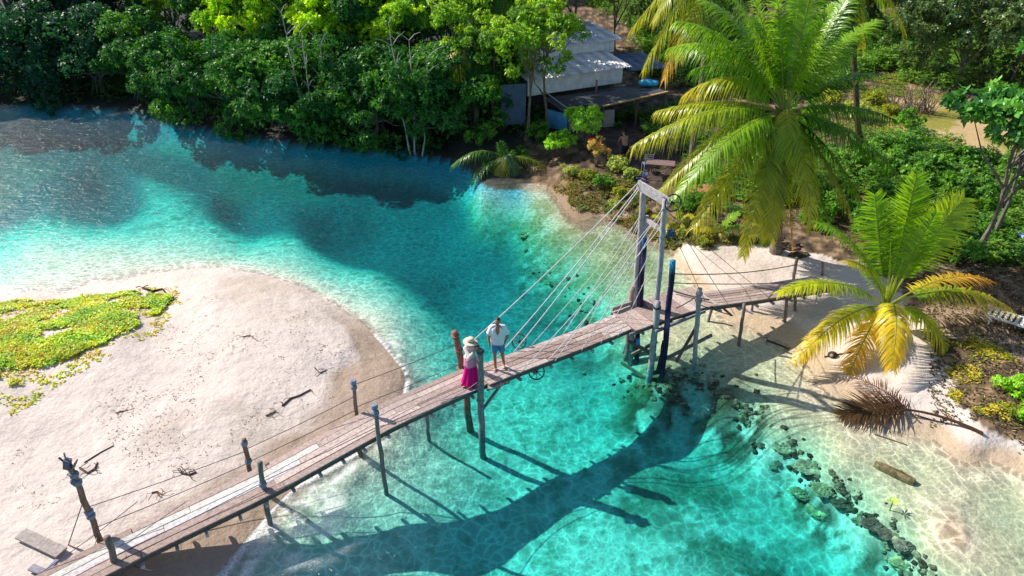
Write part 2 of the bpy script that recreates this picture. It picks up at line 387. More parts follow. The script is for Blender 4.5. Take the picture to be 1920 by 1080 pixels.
dkw = (1 - sstep(12, 75, VV - VL + (fbm(XX, YY, 2.5, 35) - 0.47) * 50)) * (1 - sstep(960, 1010, UU)); C = lerp(C, (0.03, 0.035, 0.03), dkw * 0.95 * (BZ > -0.12)); C = lerp(C, (0.09, 0.42, 0.56), dkw * 0.95 * (BZ <= -0.12))  # bank mud darkened as forest shade; bluish water scatter painted into the bed
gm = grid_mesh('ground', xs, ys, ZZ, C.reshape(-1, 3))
gmat, nt, out = new_mat('sand_and_soil')
at = N(nt, 'ShaderNodeAttribute', attribute_name='tint'); tc = N(nt, 'ShaderNodeTexCoord'); gv = tc.outputs['Object']
f1 = ramp(nt, noise_tex(nt, 9, 8, 0.75, gv), [(0.3, 0.82), (0.7, 1.12)])
f2 = ramp(nt, noise_tex(nt, 55, 3, 0.7, gv), [(0.30, 0.72), (0.42, 1.0), (0.7, 1.06)])
c = mix_col(nt, mix_col(nt, at.outputs['Color'], f1, 1.0, 'MULTIPLY'), f2, 1.0, 'MULTIPLY')
b = N(nt, 'ShaderNodeBsdfPrincipled'); nt.links.new(c, b.inputs['Base Color']); b.inputs['Roughness'].default_value = 0.85; b.inputs['Specular IOR Level'].default_value = 0.2
hsum = N(nt, 'ShaderNodeMath', operation='ADD'); hm = N(nt, 'ShaderNodeMath', operation='MULTIPLY'); hm.inputs[1].default_value = 3.5
nt.links.new(noise_tex(nt, 2.6, 5, 0.6, gv), hm.inputs[0]); nt.links.new(hm.outputs[0], hsum.inputs[0]); nt.links.new(noise_tex(nt, 11, 3, 0.5, gv), hsum.inputs[1])
vf = N(nt, 'ShaderNodeTexVoronoi', feature='SMOOTH_F1'); vf.inputs['Scale'].default_value = 2.1; nt.links.new(gv, vf.inputs['Vector'])
pit = ramp(nt, vf.outputs['Distance'], [(0.0, 0.0), (0.22, 0.75), (0.4, 1.0)]); pm = ramp(nt, noise_tex(nt, 0.5, 3, 0.6, gv), [(0.45, 0.0), (0.6, 1.6)])
pa = N(nt, 'ShaderNodeMath', operation='MULTIPLY_ADD'); nt.links.new(pit, pa.inputs[0]); nt.links.new(pm, pa.inputs[1]); nt.links.new(hsum.outputs[0], pa.inputs[2]); hsum = pa
bp = N(nt, 'ShaderNodeBump'); bp.inputs['Strength'].default_value = 0.42; bp.inputs['Distance'].default_value = 0.045
nt.links.new(hsum.outputs[0], bp.inputs['Height']); nt.links.new(bp.outputs[0], b.inputs['Normal']); nt.links.new(b.outputs[0], out.inputs[0])
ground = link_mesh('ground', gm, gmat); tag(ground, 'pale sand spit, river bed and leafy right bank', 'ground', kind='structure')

# ------------------------------------------------------------------ water: closed body with absorption, rippled top
wxs = xs; wys = ys
foam = np.zeros(XX.shape)
shore_n = fbm(XX, YY, 0.9, 51); fine_n = fbm(XX, YY, 0.28, 53, 3)
near_spit = (XX < 0.6) & (YY < 26)
wcurve = BZ + (shore_n - 0.47) * 0.10
band1 = np.exp(-((wcurve + 0.02) / 0.022) ** 2)
band2 = np.exp(-((wcurve + 0.14) / 0.05) ** 2) * sstep(0.42, 0.56, fine_n)
south = (YY < 21.0)
foam = np.where(near_spit & south, np.maximum(band1 * 1.3, band2 * 1.0), 0)
bay = 1 - sstep(0.6, 1.4, np.sqrt(((XX - P(540, 980).x) / 1.6) ** 2 + ((YY - P(540, 980).y) / 1.3) ** 2))
foam = np.maximum(foam, bay * sstep(0.40, 0.56, fbm(XX, YY, 0.5, 57)) * (BZ < 0) * 0.8)
wz = 0.008 * (fbm(XX, YY, 1.2, 61) - 0.47)
nx, ny = len(xs), len(ys)
V = np.stack([XX.ravel(), YY.ravel(), wz.ravel()], 1); i = (np.arange(nx - 1)[None] + np.arange(ny - 1)[:, None] * nx).ravel()
F = np.stack([i, i + 1, i + 1 + nx, i + nx], 1).tolist()
ring = [k for k in range(nx)] + [nx - 1 + j * nx for j in range(1, ny)] + [(ny - 1) * nx + k for k in range(nx - 2, -1, -1)] + [j * nx for j in range(ny - 2, 0, -1)]
bV = np.array([[V[k][0], V[k][1], -8.0] for k in ring]); off = len(V); V2 = np.concatenate([V, bV]); m_ = len(ring)
me = bpy.data.meshes.new('water')
faces = F + [(ring[(k + 1) % m_], ring[k], off + k, off + (k + 1) % m_) for k in range(m_)] + [tuple(off + k for k in reversed(range(m_)))]
me.from_pydata(V2.tolist(), [], faces); me.polygons.foreach_set('use_smooth', np.array([True] * len(F) + [False] * (m_ + 1)))
set_col(me, 'foam', np.concatenate([np.repeat(foam.ravel()[:, None], 3, 1), np.zeros((m_, 3))])); me.update()
wmat, nt, out = new_mat('river_water')
tc = N(nt, 'ShaderNodeTexCoord'); gv = tc.outputs['Object']
mp = N(nt, 'ShaderNodeMapping'); mp.inputs['Rotation'].default_value = (0, 0, R_(-25)); mp.inputs['Scale'].default_value = (1.0, 2.2, 1); nt.links.new(gv, mp.inputs[0])
h1 = noise_tex(nt, 1.3, 4, 0.6, mp.outputs[0], 0.6); h2 = noise_tex(nt, 5.5, 3, 0.6, mp.outputs[0], 0.4)
add = N(nt, 'ShaderNodeMath', operation='MULTIPLY_ADD'); add.inputs[1].default_value = 0.45; nt.links.new(h2, add.inputs[0]); nt.links.new(h1, add.inputs[2])
bp = N(nt, 'ShaderNodeBump'); bp.inputs['Strength'].default_value = 1.0; bp.inputs['Distance'].default_value = 0.075; nt.links.new(add.outputs[0], bp.inputs['Height'])
ge = N(nt, 'ShaderNodeNewGeometry'); dt = N(nt, 'ShaderNodeVectorMath', operation='DOT_PRODUCT'); nt.links.new(ge.outputs['Incoming'], dt.inputs[0]); nt.links.new(bp.outputs[0], dt.inputs[1])
def mth(op, a, b_=None, c=None):
    n = N(nt, 'ShaderNodeMath', operation=op)
    for k, v in enumerate((a, b_, c)):
        if v is None: continue
        if isinstance(v, (int, float)): n.inputs[k].default_value = v
        else: nt.links.new(v, n.inputs[k])
    return n.outputs[0]
fres = mth('MULTIPLY_ADD', mth('POWER', mth('SUBTRACT', 1.0, mth('MINIMUM', mth('ABSOLUTE', dt.outputs['Value']), 1.0)), 5.0), 0.98, 0.02)
gl_ = N(nt, 'ShaderNodeBsdfAnisotropic'); sx_ = N(nt, 'ShaderNodeSeparateXYZ'); nt.links.new(gv, sx_.inputs[0]); rm_ = N(nt, 'ShaderNodeMapRange'); nt.links.new(sx_.outputs[0], rm_.inputs[0]); [setattr(rm_.inputs[k], 'default_value', v) for k, v in ((1, -6.0), (2, -20.0), (3, 0.2), (4, 0.24))]; nt.links.new(rm_.outputs[0], gl_.inputs['Roughness']); nt.links.new(bp.outputs[0], gl_.inputs['Normal'])
# caustic light of the ripples painted as a cell-like pattern into the transmission colour
wv = N(nt, 'ShaderNodeTexNoise'); wv.inputs['Scale'].default_value = 1.4; wv.inputs['Detail'].default_value = 2; nt.links.new(gv, wv.inputs['Vector'])
vm = N(nt, 'ShaderNodeVectorMath', operation='MULTIPLY_ADD'); vm.inputs[1].default_value = (0.55, 0.55, 0.55); nt.links.new(wv.outputs['Color'], vm.inputs[0]); nt.links.new(gv, vm.inputs[2])
vo = N(nt, 'ShaderNodeTexVoronoi', feature='DISTANCE_TO_EDGE'); vo.inputs['Scale'].default_value = 3.1; nt.links.new(vm.outputs[0], vo.inputs['Vector'])
tr_f = ramp(nt, vo.outputs['Distance'], [(0.0, 1.42), (0.05, 1.04), (0.15, 0.86), (0.35, 0.78)])
cm_ = ramp(nt, noise_tex(nt, 0.55, 3, 0.6, gv), [(0.36, 0.35), (0.60, 1.0)])
vo2 = N(nt, 'ShaderNodeTexVoronoi', feature='DISTANCE_TO_EDGE'); vo2.inputs['Scale'].default_value = 5.7; nt.links.new(vm.outputs[0], vo2.inputs['Vector'])
tr2 = ramp(nt, vo2.outputs['Distance'], [(0.0, 1.32), (0.08, 0.96), (0.3, 0.80)])
tb = N(nt, 'ShaderNodeBsdfTransparent'); nt.links.new(mix_col(nt, mix_col(nt, (0.9, 0.9, 0.9), tr2, 0.8), tr_f, cm_), tb.inputs[0])
m1 = N(nt, 'ShaderNodeMixShader'); nt.links.new(fres, m1.inputs[0]); nt.links.new(tb.outputs[0], m1.inputs[1]); nt.links.new(gl_.outputs[0], m1.inputs[2])
fa = N(nt, 'ShaderNodeAttribute', attribute_name='foam'); df = N(nt, 'ShaderNodeBsdfDiffuse'); df.inputs[0].default_value = (0.75, 0.78, 0.78, 1)
fm = N(nt, 'ShaderNodeMath', operation='MULTIPLY'); nt.links.new(fa.outputs['Fac'], fm.inputs[0])
nt.links.new(ramp(nt, noise_tex(nt, 16, 5, 0.75, gv), [(0.36, 0.15), (0.56, 1.0)]), fm.inputs[1])
m2 = N(nt, 'ShaderNodeMixShader'); nt.links.new(fm.outputs[0], m2.inputs[0]); nt.links.new(m1.outputs[0], m2.inputs[1]); nt.links.new(df.outputs[0], m2.inputs[2])
nt.links.new(m2.outputs[0], out.inputs[0])
va = N(nt, 'ShaderNodeVolumeAbsorption'); va.inputs['Color'].default_value = (0.0, 0.892, 0.905, 1); va.inputs['Density'].default_value = 0.72
nt.links.new(va.outputs[0], out.inputs['Volume'])
water = link_mesh('water', me, wmat); tag(water, 'clear turquoise river water between the banks', 'water', kind='structure')
# ------------------------------------------------------------------ footbridge
WOODC = [(0.45, 0.345, 0.31), (0.40, 0.30, 0.27), (0.50, 0.40, 0.365), (0.34, 0.25, 0.22), (0.54, 0.44, 0.41)]
PALE = (0.62, 0.58, 0.57)
GREY = (0.27, 0.25, 0.245); BROWN = (0.20, 0.135, 0.10); DARKW = (0.13, 0.105, 0.095)
bridge = empty('footbridge', (0, 0, 0), 'weathered plank footbridge with rope rails and a cable tower crossing the turquoise river', 'bridge')
def deck(name, cl, width, rows, blen, label=None, pale_row=None, across=False, seed=1, gap=0.018, side=True):
    """cl: list of centreline world points; longitudinal boards in rows, or boards laid across"""
    rg = random.Random(seed); mb = MB(); cl = [Vector(p) for p in cl]
    seg = [0]
    for a, b_ in zip(cl, cl[1:]): seg.append(seg[-1] + (b_ - a).length)
    L = seg[-1]
    def at(s):
        s = min(max(s, 0), L)
        for k in range(len(cl) - 1):
            if s <= seg[k + 1] + 1e-9:
                t = (s - seg[k]) / (seg[k + 1] - seg[k]); p = cl[k].lerp(cl[k + 1], t); d = (cl[k + 1] - cl[k]).normalized(); break
        sd = Vector((d.y, -d.x, 0)).normalized(); return p, d, sd       # sd points to the camera side
    if not across:
        rw = width / rows
        for r in range(rows):
            s = -rg.random() * blen * 0.7; off = (r + 0.5) * rw - width / 2
            while s < L:
                e = s + blen * (0.75 + 0.5 * rg.random()); a0 = max(s, 0.0); a1 = min(e, L)
                if a1 - a0 > 0.15:
                    col = rg.choice(WOODC); f = 0.85 + 0.3 * rg.random(); col = tuple(c * f for c in col)
                    if pale_row and r in pale_row[0] and pale_row[1](0.5 * (a0 + a1)): col = tuple(c * (0.9 + 0.15 * rg.random()) for c in PALE)
                    n = max(1, int((a1 - a0) / 0.7)); dz = rg.uniform(-0.006, 0.006); w = rw - gap - rg.random() * 0.01; jo = rg.uniform(-0.006, 0.006)
                    lo = []
                    for k in range(n + 1):
                        p, d, sd = at(a0 + 0.01 + (a1 - a0 - 0.02) * k / n); lo.append((p + sd * (off + jo) + Vector((0, 0, dz)), sd))
                    base = len(mb.v)
                    for p, sd in lo:
                        for q in ((-w / 2, 0), (w / 2, 0), (w / 2, -0.04), (-w / 2, -0.04)):
                            mb.v.append(tuple(p + sd * q[0] + Vector((0, 0, q[1])))); mb.c.append(col)
                    for k in range(n):
                        for j in range(4):
                            j2 = (j + 1) % 4; mb.f.append((base + k * 4 + j, base + k * 4 + j2, base + k * 4 + 4 + j2, base + k * 4 + 4 + j))
                    mb.f.append((base, base + 3, base + 2, base + 1)); q = base + n * 4; mb.f.append((q, q + 1, q + 2, q + 3))
                s = e
    else:
        s = 0
        while s < L - 0.05:
            w = min(blen * (0.85 + 0.3 * rg.random()), L - s); p, d, sd = at(s + w / 2)
            col = rg.choice(WOODC); f = 0.85 + 0.3 * rg.random()
            mb.bar(p - sd * width / 2 * (1 + 0.03 * rg.random()) + Vector((0, 0, -0.02)), p + sd * width / 2 * (1 + 0.04 * rg.random()) + Vector((0, 0, -0.02)), w - gap, 0.04, col=tuple(c * f for c in col)); s += w
    o = mb.build(name, M['wood'], bridge); tag(o, label)
    if side:
        for sg in (-1, 1):
            eb = MB(); n = max(2, int(L / 0.8)); pts = []
            for k in range(n + 1):
                p, d, sd = at(L * k / n); pts.append(p + sd * sg * (width / 2 - 0.04) + Vector((0, 0, -0.105)))
            for a, b_ in zip(pts, pts[1:]): eb.bar(a, b_, 0.06, 0.115, col=DARKW)
            eb.build('edge_beam', M['wood'], o)
        cb = MB(); k = 0.3
        while k < L:
            p, d, sd = at(k); e = 0.06 + 0.05 * rg.random()
            cb.bar(p - sd * (width / 2 + e) + Vector((0, 0, -0.205)), p + sd * (width / 2 + e) + Vector((0, 0, -0.205)), 0.07, 0.08, col=rg.choice([GREY, (0.40, 0.37, 0.35), (0.5, 0.47, 0.44)])); k += 0.55 + 0.25 * rg.random()
        tag(cb.build('cross_beam', M['wood'], o), None)
        for q in ((pale_row and 1) or 0,): pass
    return o, at, L
def px_cl(*pts): return [P(x, y, z) for x, y, z in pts]
cl_left = px_cl((40, 1128, 0.62), (205, 1040, 0.80), (320, 985, 0.98), (490, 905, 1.22), (640, 823, 1.45), (720, 780, 1.52), (807, 741, 1.50), (893, 703, 1.42))
deck('walkway_deck', cl_left, 1.06, 5, 3.6, 'long plank deck from the sand spit with some bleached boards', pale_row=((1, 2), lambda s: s < 6.3), seed=4)
J = cl_left[-1]; dJ = (cl_left[-1] - cl_left[-2]).normalized(); sJ = Vector((dJ.y, -dJ.x, 0)).normalized()
deck('landing_deck', [J + Vector((0, 0, -0.03)) + sJ * 0.1, J + dJ * 0.62 + Vector((0, 0, -0.05)) + sJ * 0.16], 1.22, 4, 0.16, 'short landing of cross boards beside the couple', across=True, seed=9, side=False)
cl_span = px_cl((899, 706, 1.47), (960, 682, 1.36), (1060, 645, 1.30), (1120, 622, 1.36), (1168, 602, 1.47))
deck('span_deck', cl_span, 0.98, 5, 2.6, 'sagging plank span hung from the cables', seed=12)
cl_plat = px_cl((1168, 601, 1.50), (1216, 584, 1.52), (1262, 569, 1.52), (1322, 553, 1.50))
deck('tower_platform', cl_plat, 1.30, 5, 0.36, 'short cross boards on the platform between the tower legs', across=True, seed=15)
cl_right = px_cl((1322, 561, 1.50), (1400, 551, 1.38), (1465, 541, 1.28), (1545, 528, 1.15))
deck('beach_deck', cl_right, 0.98, 6, 2.4, 'plank deck running from the tower to the palm beach', seed=19)
# post(name, base px, base z, top px, lean depth, radii)
def post(name, bpx, bz, tpx, r0, r1, col, dy=0.0, label=None, bend=0.0, cols=None, seed=0, parent=None, n=9):
    b_ = P(*bpx, bz); t_ = Py(*tpx, b_.y + dy); b0 = b_ + (b_ - t_).normalized() * 0.35
    pts = []; rr = []
    for k in range(9):
        t = k / 8; p = b0.lerp(t_, t) + Vector((math.sin(t * math.pi) * bend, 0, 0)); p += Vector((math.sin(k * 2.1 + seed), math.cos(k * 1.7 + seed), 0)) * r0 * 0.16
        pts.append(p); rr.append(r0 + (r1 - r0) * t)
    mb = MB(); mb.tube(pts, rr, n, col, wob=0.14, seed=seed, cols=cols)
    o = mb.build(name, M['pole'], parent or bridge, smooth=True); tag(o, label); return o, pts
def wrap(o, pts, ts, r, col, name='rope_lashing', h=0.07, mat='rope'):
    for t in ts:
        i = int(t * 8); f = t * 8 - i; i2 = min(i + 1, 8); c0 = pts[i].lerp(pts[i2], f); d = (pts[i2] - pts[i]).normalized() if i2 > i else (pts[8] - pts[7]).normalized()
        mb = MB(); mb.tube([c0 - d * h / 2, c0 - d * h / 6, c0 + d * h / 6, c0 + d * h / 2], [r, r * 1.12, r * 1.15, r * 0.98], 9, col, wob=0.2, seed=int(t * 50)); mb.build(name, M[mat], o, smooth=False)
BLUEG = (0.22, 0.26, 0.36)
p1, q1 = post('post', (191, 1020), 0.40, (131, 872), 0.075, 0.062, (0.26, 0.17, 0.125), label='tall leaning post with scraps of timber tied to its top', seed=1)
wrap(p1, q1, (0.45, 0.5), 0.088, BLUEG, h=0.11); wrap(p1, q1, (0.82, 0.9), 0.09, BLUEG, h=0.13)
g = MB(); tp = q1[-1]
g.box(tp + Vector((-0.03, 0, 0.04)), (0.13, 0.12, 0.26), Matrix.Rotation(0.3, 3, 'Y'), (0.15, 0.14, 0.20))
g.box(tp + Vector((0.13, -0.02, 0.02)), (0.03, 0.14, 0.26), Matrix.Rotation(0.55, 3, 'Y'), (0.22, 0.17, 0.2))
g.bar(tp + Vector((-0.16, 0, 0.22)), tp + Vector((0.06, 0, -0.12)), 0.035, 0.03, col=(0.2, 0.16, 0.15)); g.bar(tp + Vector((-0.06, 0, -0.2)), tp + Vector((-0.02, 0.02, 0.34)), 0.03, 0.03, col=(0.3, 0.26, 0.25))
g.bar(tp + Vector((-0.12, 0, -0.28)), tp + Vector((0.12, 0, -0.18)), 0.04, 0.05, col=(0.16, 0.14, 0.2)); g.ball(tp + Vector((-0.02, -0.05, -0.45)), (0.07, 0.06, 0.1), (0.17, 0.18, 0.26), 7, 5)
g.build('timber_scraps', M['wood'], p1)
p2, q2 = post('post', (224, 1082), 0.25, (201, 1006), 0.075, 0.07, (0.24, 0.19, 0.165), label='short round post by the near edge at the lower left end', seed=2)
p3, q3 = post('post', (473, 905), 0.30, (457, 823), 0.062, 0.058, (0.25, 0.165, 0.12), label='low post with a lashed head on the sand side of the deck', seed=3); wrap(p3, q3, (0.6, 0.93), 0.075, BLUEG, h=0.14)
p4, q4 = post('post', (507, 988), -0.10, (486, 866), 0.068, 0.062, (0.20, 0.21, 0.20), label='grey green post standing in the edge of the surf', seed=4); wrap(p4, q4, (0.72,), 0.08, BLUEG, h=0.12)
p5, q5 = post('post', (676, 855), -0.15, (662, 714), 0.056, 0.052, (0.27, 0.19, 0.15), label='slim post with a lashed head on the spit side mid deck', seed=5); wrap(p5, q5, (0.93, 0.985), 0.072, BLUEG, h=0.12)
p6, q6 = post('post', (723, 917), -0.30, (702, 759), 0.062, 0.056, (0.23, 0.21, 0.19), label='slim post with a lashed head rising from the shallow water', seed=6); wrap(p6, q6, (0.92, 0.98), 0.076, BLUEG, h=0.13)
p7, q7 = post('post', (880, 803), -0.95, (853, 622), 0.115, 0.098, (0.25, 0.14, 0.105), label='thick reddish post behind the person in the hat', seed=7, bend=0.05); wrap(p7, q7, (0.62, 0.68, 0.84, 0.97), 0.12, (0.30, 0.17, 0.13), h=0.05)
p8, q8 = post('post', (906, 853), -1.0, (901, 655), 0.10, 0.085, (0.22, 0.24, 0.235), label='tall grey post in front of the person in the hat', seed=8, bend=-0.03); wrap(p8, q8, (0.985,), 0.10, (0.10, 0.08, 0.08), h=0.10); wrap(p8, q8, (0.58,), 0.105, (0.3, 0.3, 0.3), h=0.06)
post('post', (804, 826), -0.55, (799, 772), 0.062, 0.06, GREY, label='stub post under the deck in shallow water', seed=9)
post('post', (676, 857), -0.1, (672, 838), 0.06, 0.06, BROWN, label='short support below the middle of the walkway', seed=10)
b8 = P(906, 853, -1.0)
br = MB(); br.bar(Vector((b8.x + 0.02, b8.y - 0.02, 0.75)), J + dJ * 0.5 + sJ * 0.62 + Vector((0, 0, -0.1)), 0.07, 0.06, col=(0.22, 0.24, 0.24)); br.bar(J - dJ * 0.1 + sJ * 0.62 + Vector((0, 0, -0.12)), J + dJ * 0.65 + sJ * 0.70 + Vector((0, 0, -0.12)), 0.07, 0.08, col=(0.22, 0.23, 0.24)); br.build('bracket', M['wood'], bridge)
# tower
def leg(bw, tpx, r0, r1, col, seed, label, topy=0.0, name='tower_leg', cols=None, bend=0.0):
    b_ = Vector(bw); t_ = Py(*tpx, b_.y + topy); pts = []; rr = []
    for k in range(13):
        t = k / 12; p = b_.lerp(t_, t) + Vector((math.sin(k * 1.3 + seed), math.cos(k * 1.9 + seed), 0)) * r0 * 0.15 + Vector((math.sin(t * math.pi) * bend, 0, 0)); pts.append(p); rr.append(r0 + (r1 - r0) * t)
    mb = MB(); mb.tube(pts, rr, 9, col, wob=0.14, seed=seed, cols=cols); o = mb.build(name, M['pole'], bridge, smooth=True); tag(o, label); return o, pts
A0 = P(1192, 572, 1.5); B0 = P(1234, 600, 1.5)
LA, qa = leg((A0.x, A0.y, -0.9), (1208, 338), 0.10, 0.085, (0.46, 0.38, 0.40), 21, 'tall grey far tower leg')
LB, qb = leg((B0.x, B0.y, -1.4), (1248, 372), 0.095, 0.08, (0.42, 0.39, 0.43), 22, 'tall grey near tower leg')
leg((A0.x + 0.16, A0.y - 0.02, 1.2), (1213, 405), 0.075, 0.07, (0.48, 0.40, 0.40), 23, 'shorter pole bound beside the far tower leg')
leg((A0.x - 0.10, A0.y + 0.05, -0.8), (1188, 535), 0.12, 0.11, (0.34, 0.23, 0.20), 24, 'thick sawn stub at the far foot of the tower')
def painted(n, top): return [((0.02, 0.015, 0.06) if (k * 7 + n) % 5 else (0.12, 0.10, 0.22)) if k < 12 else top for k in range(13)]
leg((A0.x + 0.20, A0.y - 0.12, -0.9), (1208, 448), 0.085, 0.082, (0.04, 0.02, 0.06), 25, 'far mooring pole painted dark maroon and blue', name='painted_pole', cols=painted(0, (0.02, 0.09, 0.25)))
bp_ = P(1240, 702, -1.0)
b2, qq = leg((P(1243, 640, 0.5).x, B0.y - 0.35, -1.4), (1262, 489), 0.095, 0.092, (0.04, 0.02, 0.06), 26, 'near mooring pole painted dark maroon with a sky blue top', name='painted_pole', cols=painted(1, (0.03, 0.30, 0.55)))
o_, q_ = leg((B0.x - 0.12, B0.y - 0.28, -1.5), (1234, 566), 0.105, 0.10, (0.36, 0.38, 0.40), 27, 'thick grey round headed pile at the near side of the platform', name='post')
wrap(o_, [q_[int(i * 1.5)] for i in range(9)], (0.96,), 0.115, (0.07, 0.05, 0.05), h=0.08)
leg((B0.x + 0.12, B0.y - 0.12, -1.5), (1247, 640), 0.09, 0.085, (0.13, 0.05, 0.06), 28, 'dark red pile under the platform', name='post')
p_, qr = leg((P(1302, 692, -0.4).x, P(1302, 692, -0.4).y, -0.7), (1312, 541), 0.075, 0.078, (0.40, 0.38, 0.39), 29, 'grey corner post with rope at the beach side of the platform', name='post')
wrap(p_, [qr[int(i * 1.5)] for i in range(9)], (0.9, 0.96), 0.10, (0.32, 0.30, 0.30), h=0.1)
for s_, (bx, by, tx, ty) in enumerate(((1168, 672, 1184, 628), (1178, 680, 1192, 630))):
    b_ = P(bx, by, -0.9); post('strut', (bx, by), -1.1, (tx, ty), 0.09, 0.085, (0.17, 0.125, 0.105), dy=-0.15, seed=31 + s_)
# bracing between the piles
tb_ = MB(); zb = 0.25
S0 = P(1180, 640, 0.9); S1 = Vector((B0.x, B0.y - 0.2, 0.25)); S2 = Vector((P(1302, 692, -0.4).x, P(1302, 692, -0.4).y, 0.55))
tb_.bar(S0, S1, 0.09, 0.10, col=DARKW)
tb_.build('brace', M['pole'], bridge)
for a, b_, cc in ((P(1238, 678, 0.0), P(1335, 628, 0.7), (0.2, 0.21, 0.23)), (P(1268, 678, 0.15), P(1306, 612, 1.1), (0.17, 0.13, 0.12)), (P(1185, 665, 0.1), P(1232, 640, 0.6), (0.16, 0.15, 0.1)),
                  (P(1165, 680, -0.7), P(1235, 725, -0.85), (0.25, 0.22, 0.13)), (P(1245, 720, -0.8), P(1310, 690, -0.5), (0.2, 0.18, 0.1)), (P(1262, 655, -0.3), P(1300, 690, -0.5), (0.25, 0.2, 0.12)),
                  (P(1228, 622, 1.35), P(1322, 583, 1.4), (0.24, 0.24, 0.26)), (P(1180, 628, 1.33), P(1240, 606, 1.33), (0.2, 0.2, 0.22))):
    mb = MB(); mb.bar(a, b_, 0.07, 0.10, col=cc); mb.build('brace', M['pole'], bridge)
# small blue float and rope ends under the platform
fl = MB(); c0 = P(1196, 640, 0.95); fl.tube([c0 + Vector((0, 0, 0.11)), c0 + Vector((0, 0, 0.08)), c0 + Vector((0, 0, -0.08)), c0 + Vector((0, 0, -0.11))], [0.03, 0.06, 0.065, 0.04], 10, (0.05, 0.2, 0.6)); fl.build('plastic_bottle', M['paint'], bridge, smooth=True)
# kerb boards at the far side of the platform, head beams of the tower
kb = MB(); kb.bar(P(1148, 580, 1.62), P(1197, 563, 1.62), 0.05, 0.13, col=(0.36, 0.31, 0.31)); kb.build('kerb_board', M['wood'], bridge)
kb = MB(); kb.bar(P(1199, 563, 1.62), P(1238, 583, 1.62), 0.05, 0.16, col=(0.26, 0.20, 0.22)); kb.build('kerb_board', M['wood'], bridge)
ta = Py(1196, 346, qa[-1].y - 0.12); tb2 = Py(1254, 380, qb[-1].y - 0.12)
hb = MB(); hb.bar(ta, tb2, 0.07, 0.30, col=(0.52, 0.46, 0.46)); tag(hb.build('head_beam', M['wood'], bridge), 'pale wide plank joining the tops of the tower legs')
hb = MB(); hb.bar(Py(1212, 411, qa[-1].y - 0.1), Py(1246, 436, qb[-1].y - 0.05), 0.08, 0.13, col=(0.45, 0.38, 0.36)); hb.build('cross_bar', M['wood'], bridge)
kn = MB(); rg = random.Random(3)
for k in range(16):
    c0 = qa[-1] + Vector((rg.uniform(-0.12, 0.14), rg.uniform(-0.12, 0.1), rg.uniform(-0.22, 0.2)))
    kn.tube([c0 + Vector((rg.uniform(-0.14, 0.14), rg.uniform(-0.1, 0.1), rg.uniform(-0.1, 0.1))) for _ in range(3)], 0.018, 5, rg.choice([(0.05, 0.07, 0.25), (0.45, 0.42, 0.45), (0.2, 0.12, 0.1), (0.12, 0.15, 0.4)]))
kn.build('rope_knots', M['rope'], bridge)
kn = MB(); c0 = Py(1257, 437, qb[-1].y - 0.05)
for k in range(7): kn.tube([c0 + Vector((rg.uniform(-0.12, 0.12), rg.uniform(-0.1, 0.1), rg.uniform(-0.12, 0.12))) for _ in range(3)], 0.025, 5, (0.08, 0.12, 0.3))
kn.build('rope_knots', M['rope'], bridge)
# ropes and cables
def rope(name, a, b_, r=0.012, sag=0.0, col=(0.62, 0.6, 0.62), n=10, label=None):
    a = Vector(a); b_ = Vector(b_); mb = MB(); mb.tube([a.lerp(b_, k / n) + Vector((0, 0, -sag * 4 * (k / n) * (1 - k / n))) for k in range(n + 1)], r, 5, col)
    return tag(mb.build(name, M['rope'], bridge, smooth=True), label)
DK = (0.11, 0.09, 0.10)
def on(q, px_y):   # point on a post at a photographed height
    best = min(((abs(uv_np(np.array(p.x), np.array(p.y), p.z)[1] - px_y), p) for k in range(len(q) - 1) for p in (q[k].lerp(q[k + 1], f / 8) for f in range(9))), key=lambda t: t[0]); return best[1]
rope('hand_rope', on(q1, 952), on(q3, 846), 0.010, 0.03, DK); rope('hand_rope', on(q3, 843), on(q5, 742), 0.010, 0.03, DK); rope('hand_rope', on(q5, 722), on(q7, 645), 0.010, 0.03, DK)
rope('hand_rope', on(q1, 990), on(q3, 868), 0.010, 0.03, DK); rope('hand_rope', on(q3, 866), on(q5, 768), 0.010, 0.02, DK); rope('hand_rope', on(q5, 764), on(q7, 680), 0.010, 0.02, DK)
sA = lambda z: None
rope('hand_rope', on(q2, 1045), on(q4, 905), 0.010, 0.02, DK); rope('hand_rope', on(q4, 903), on(q6, 800), 0.010, 0.02, DK)
rope('hand_rope', on(q6, 800), on(q8, 712), 0.012, 0.22, (0.3, 0.26, 0.3)); rope('hand_rope', on(q1, 940), P(128, 1022, 0.45), 0.012, 0, DK)
rope('hand_rope', P(128, 1022, 0.45), P(290, 1072, 0.8), 0.012, 0.05, DK); rope('hand_rope', P(60, 1085, 0.6), P(258, 940, 1.5), 0.009, 0.05, DK)
rope('hand_rope', on(q1, 1003), P(160, 1085, 0.6), 0.012, 0.0, (0.45, 0.4, 0.4)); rope('hand_rope', on(q8, 725), cl_left[-2] + sJ * 0.4 + Vector((0, 0, 0.05)), 0.014, 0.05, (0.55, 0.4, 0.5))
topA = qa[-1] + Vector((0, 0, 0.02)); topB = qb[-1]
W = (0.66, 0.62, 0.66)
def span_pt(f, side, dz=-0.05):
    n = len(cl_span) - 1; x = f * n; i = min(int(x), n - 1); p = cl_span[i].lerp(cl_span[i + 1], x - i); d = (cl_span[i + 1] - cl_span[i]).normalized(); return p + Vector((d.y, -d.x, 0)).normalized() * side * 0.52 + Vector((0, 0, dz))
def tA(dz): return topA + Vector((-0.05, -0.05, -dz))
def tB(dz): return topB + Vector((-0.05, -0.05, -dz))
rope('cable', tA(-0.05), on(q7, 662), 0.017, 0.12, W); rope('cable', tA(0.08), span_pt(0.20, -1), 0.017, 0.10, W); rope('cable', tA(0.18), span_pt(0.30, -1), 0.017, 0.08, W)
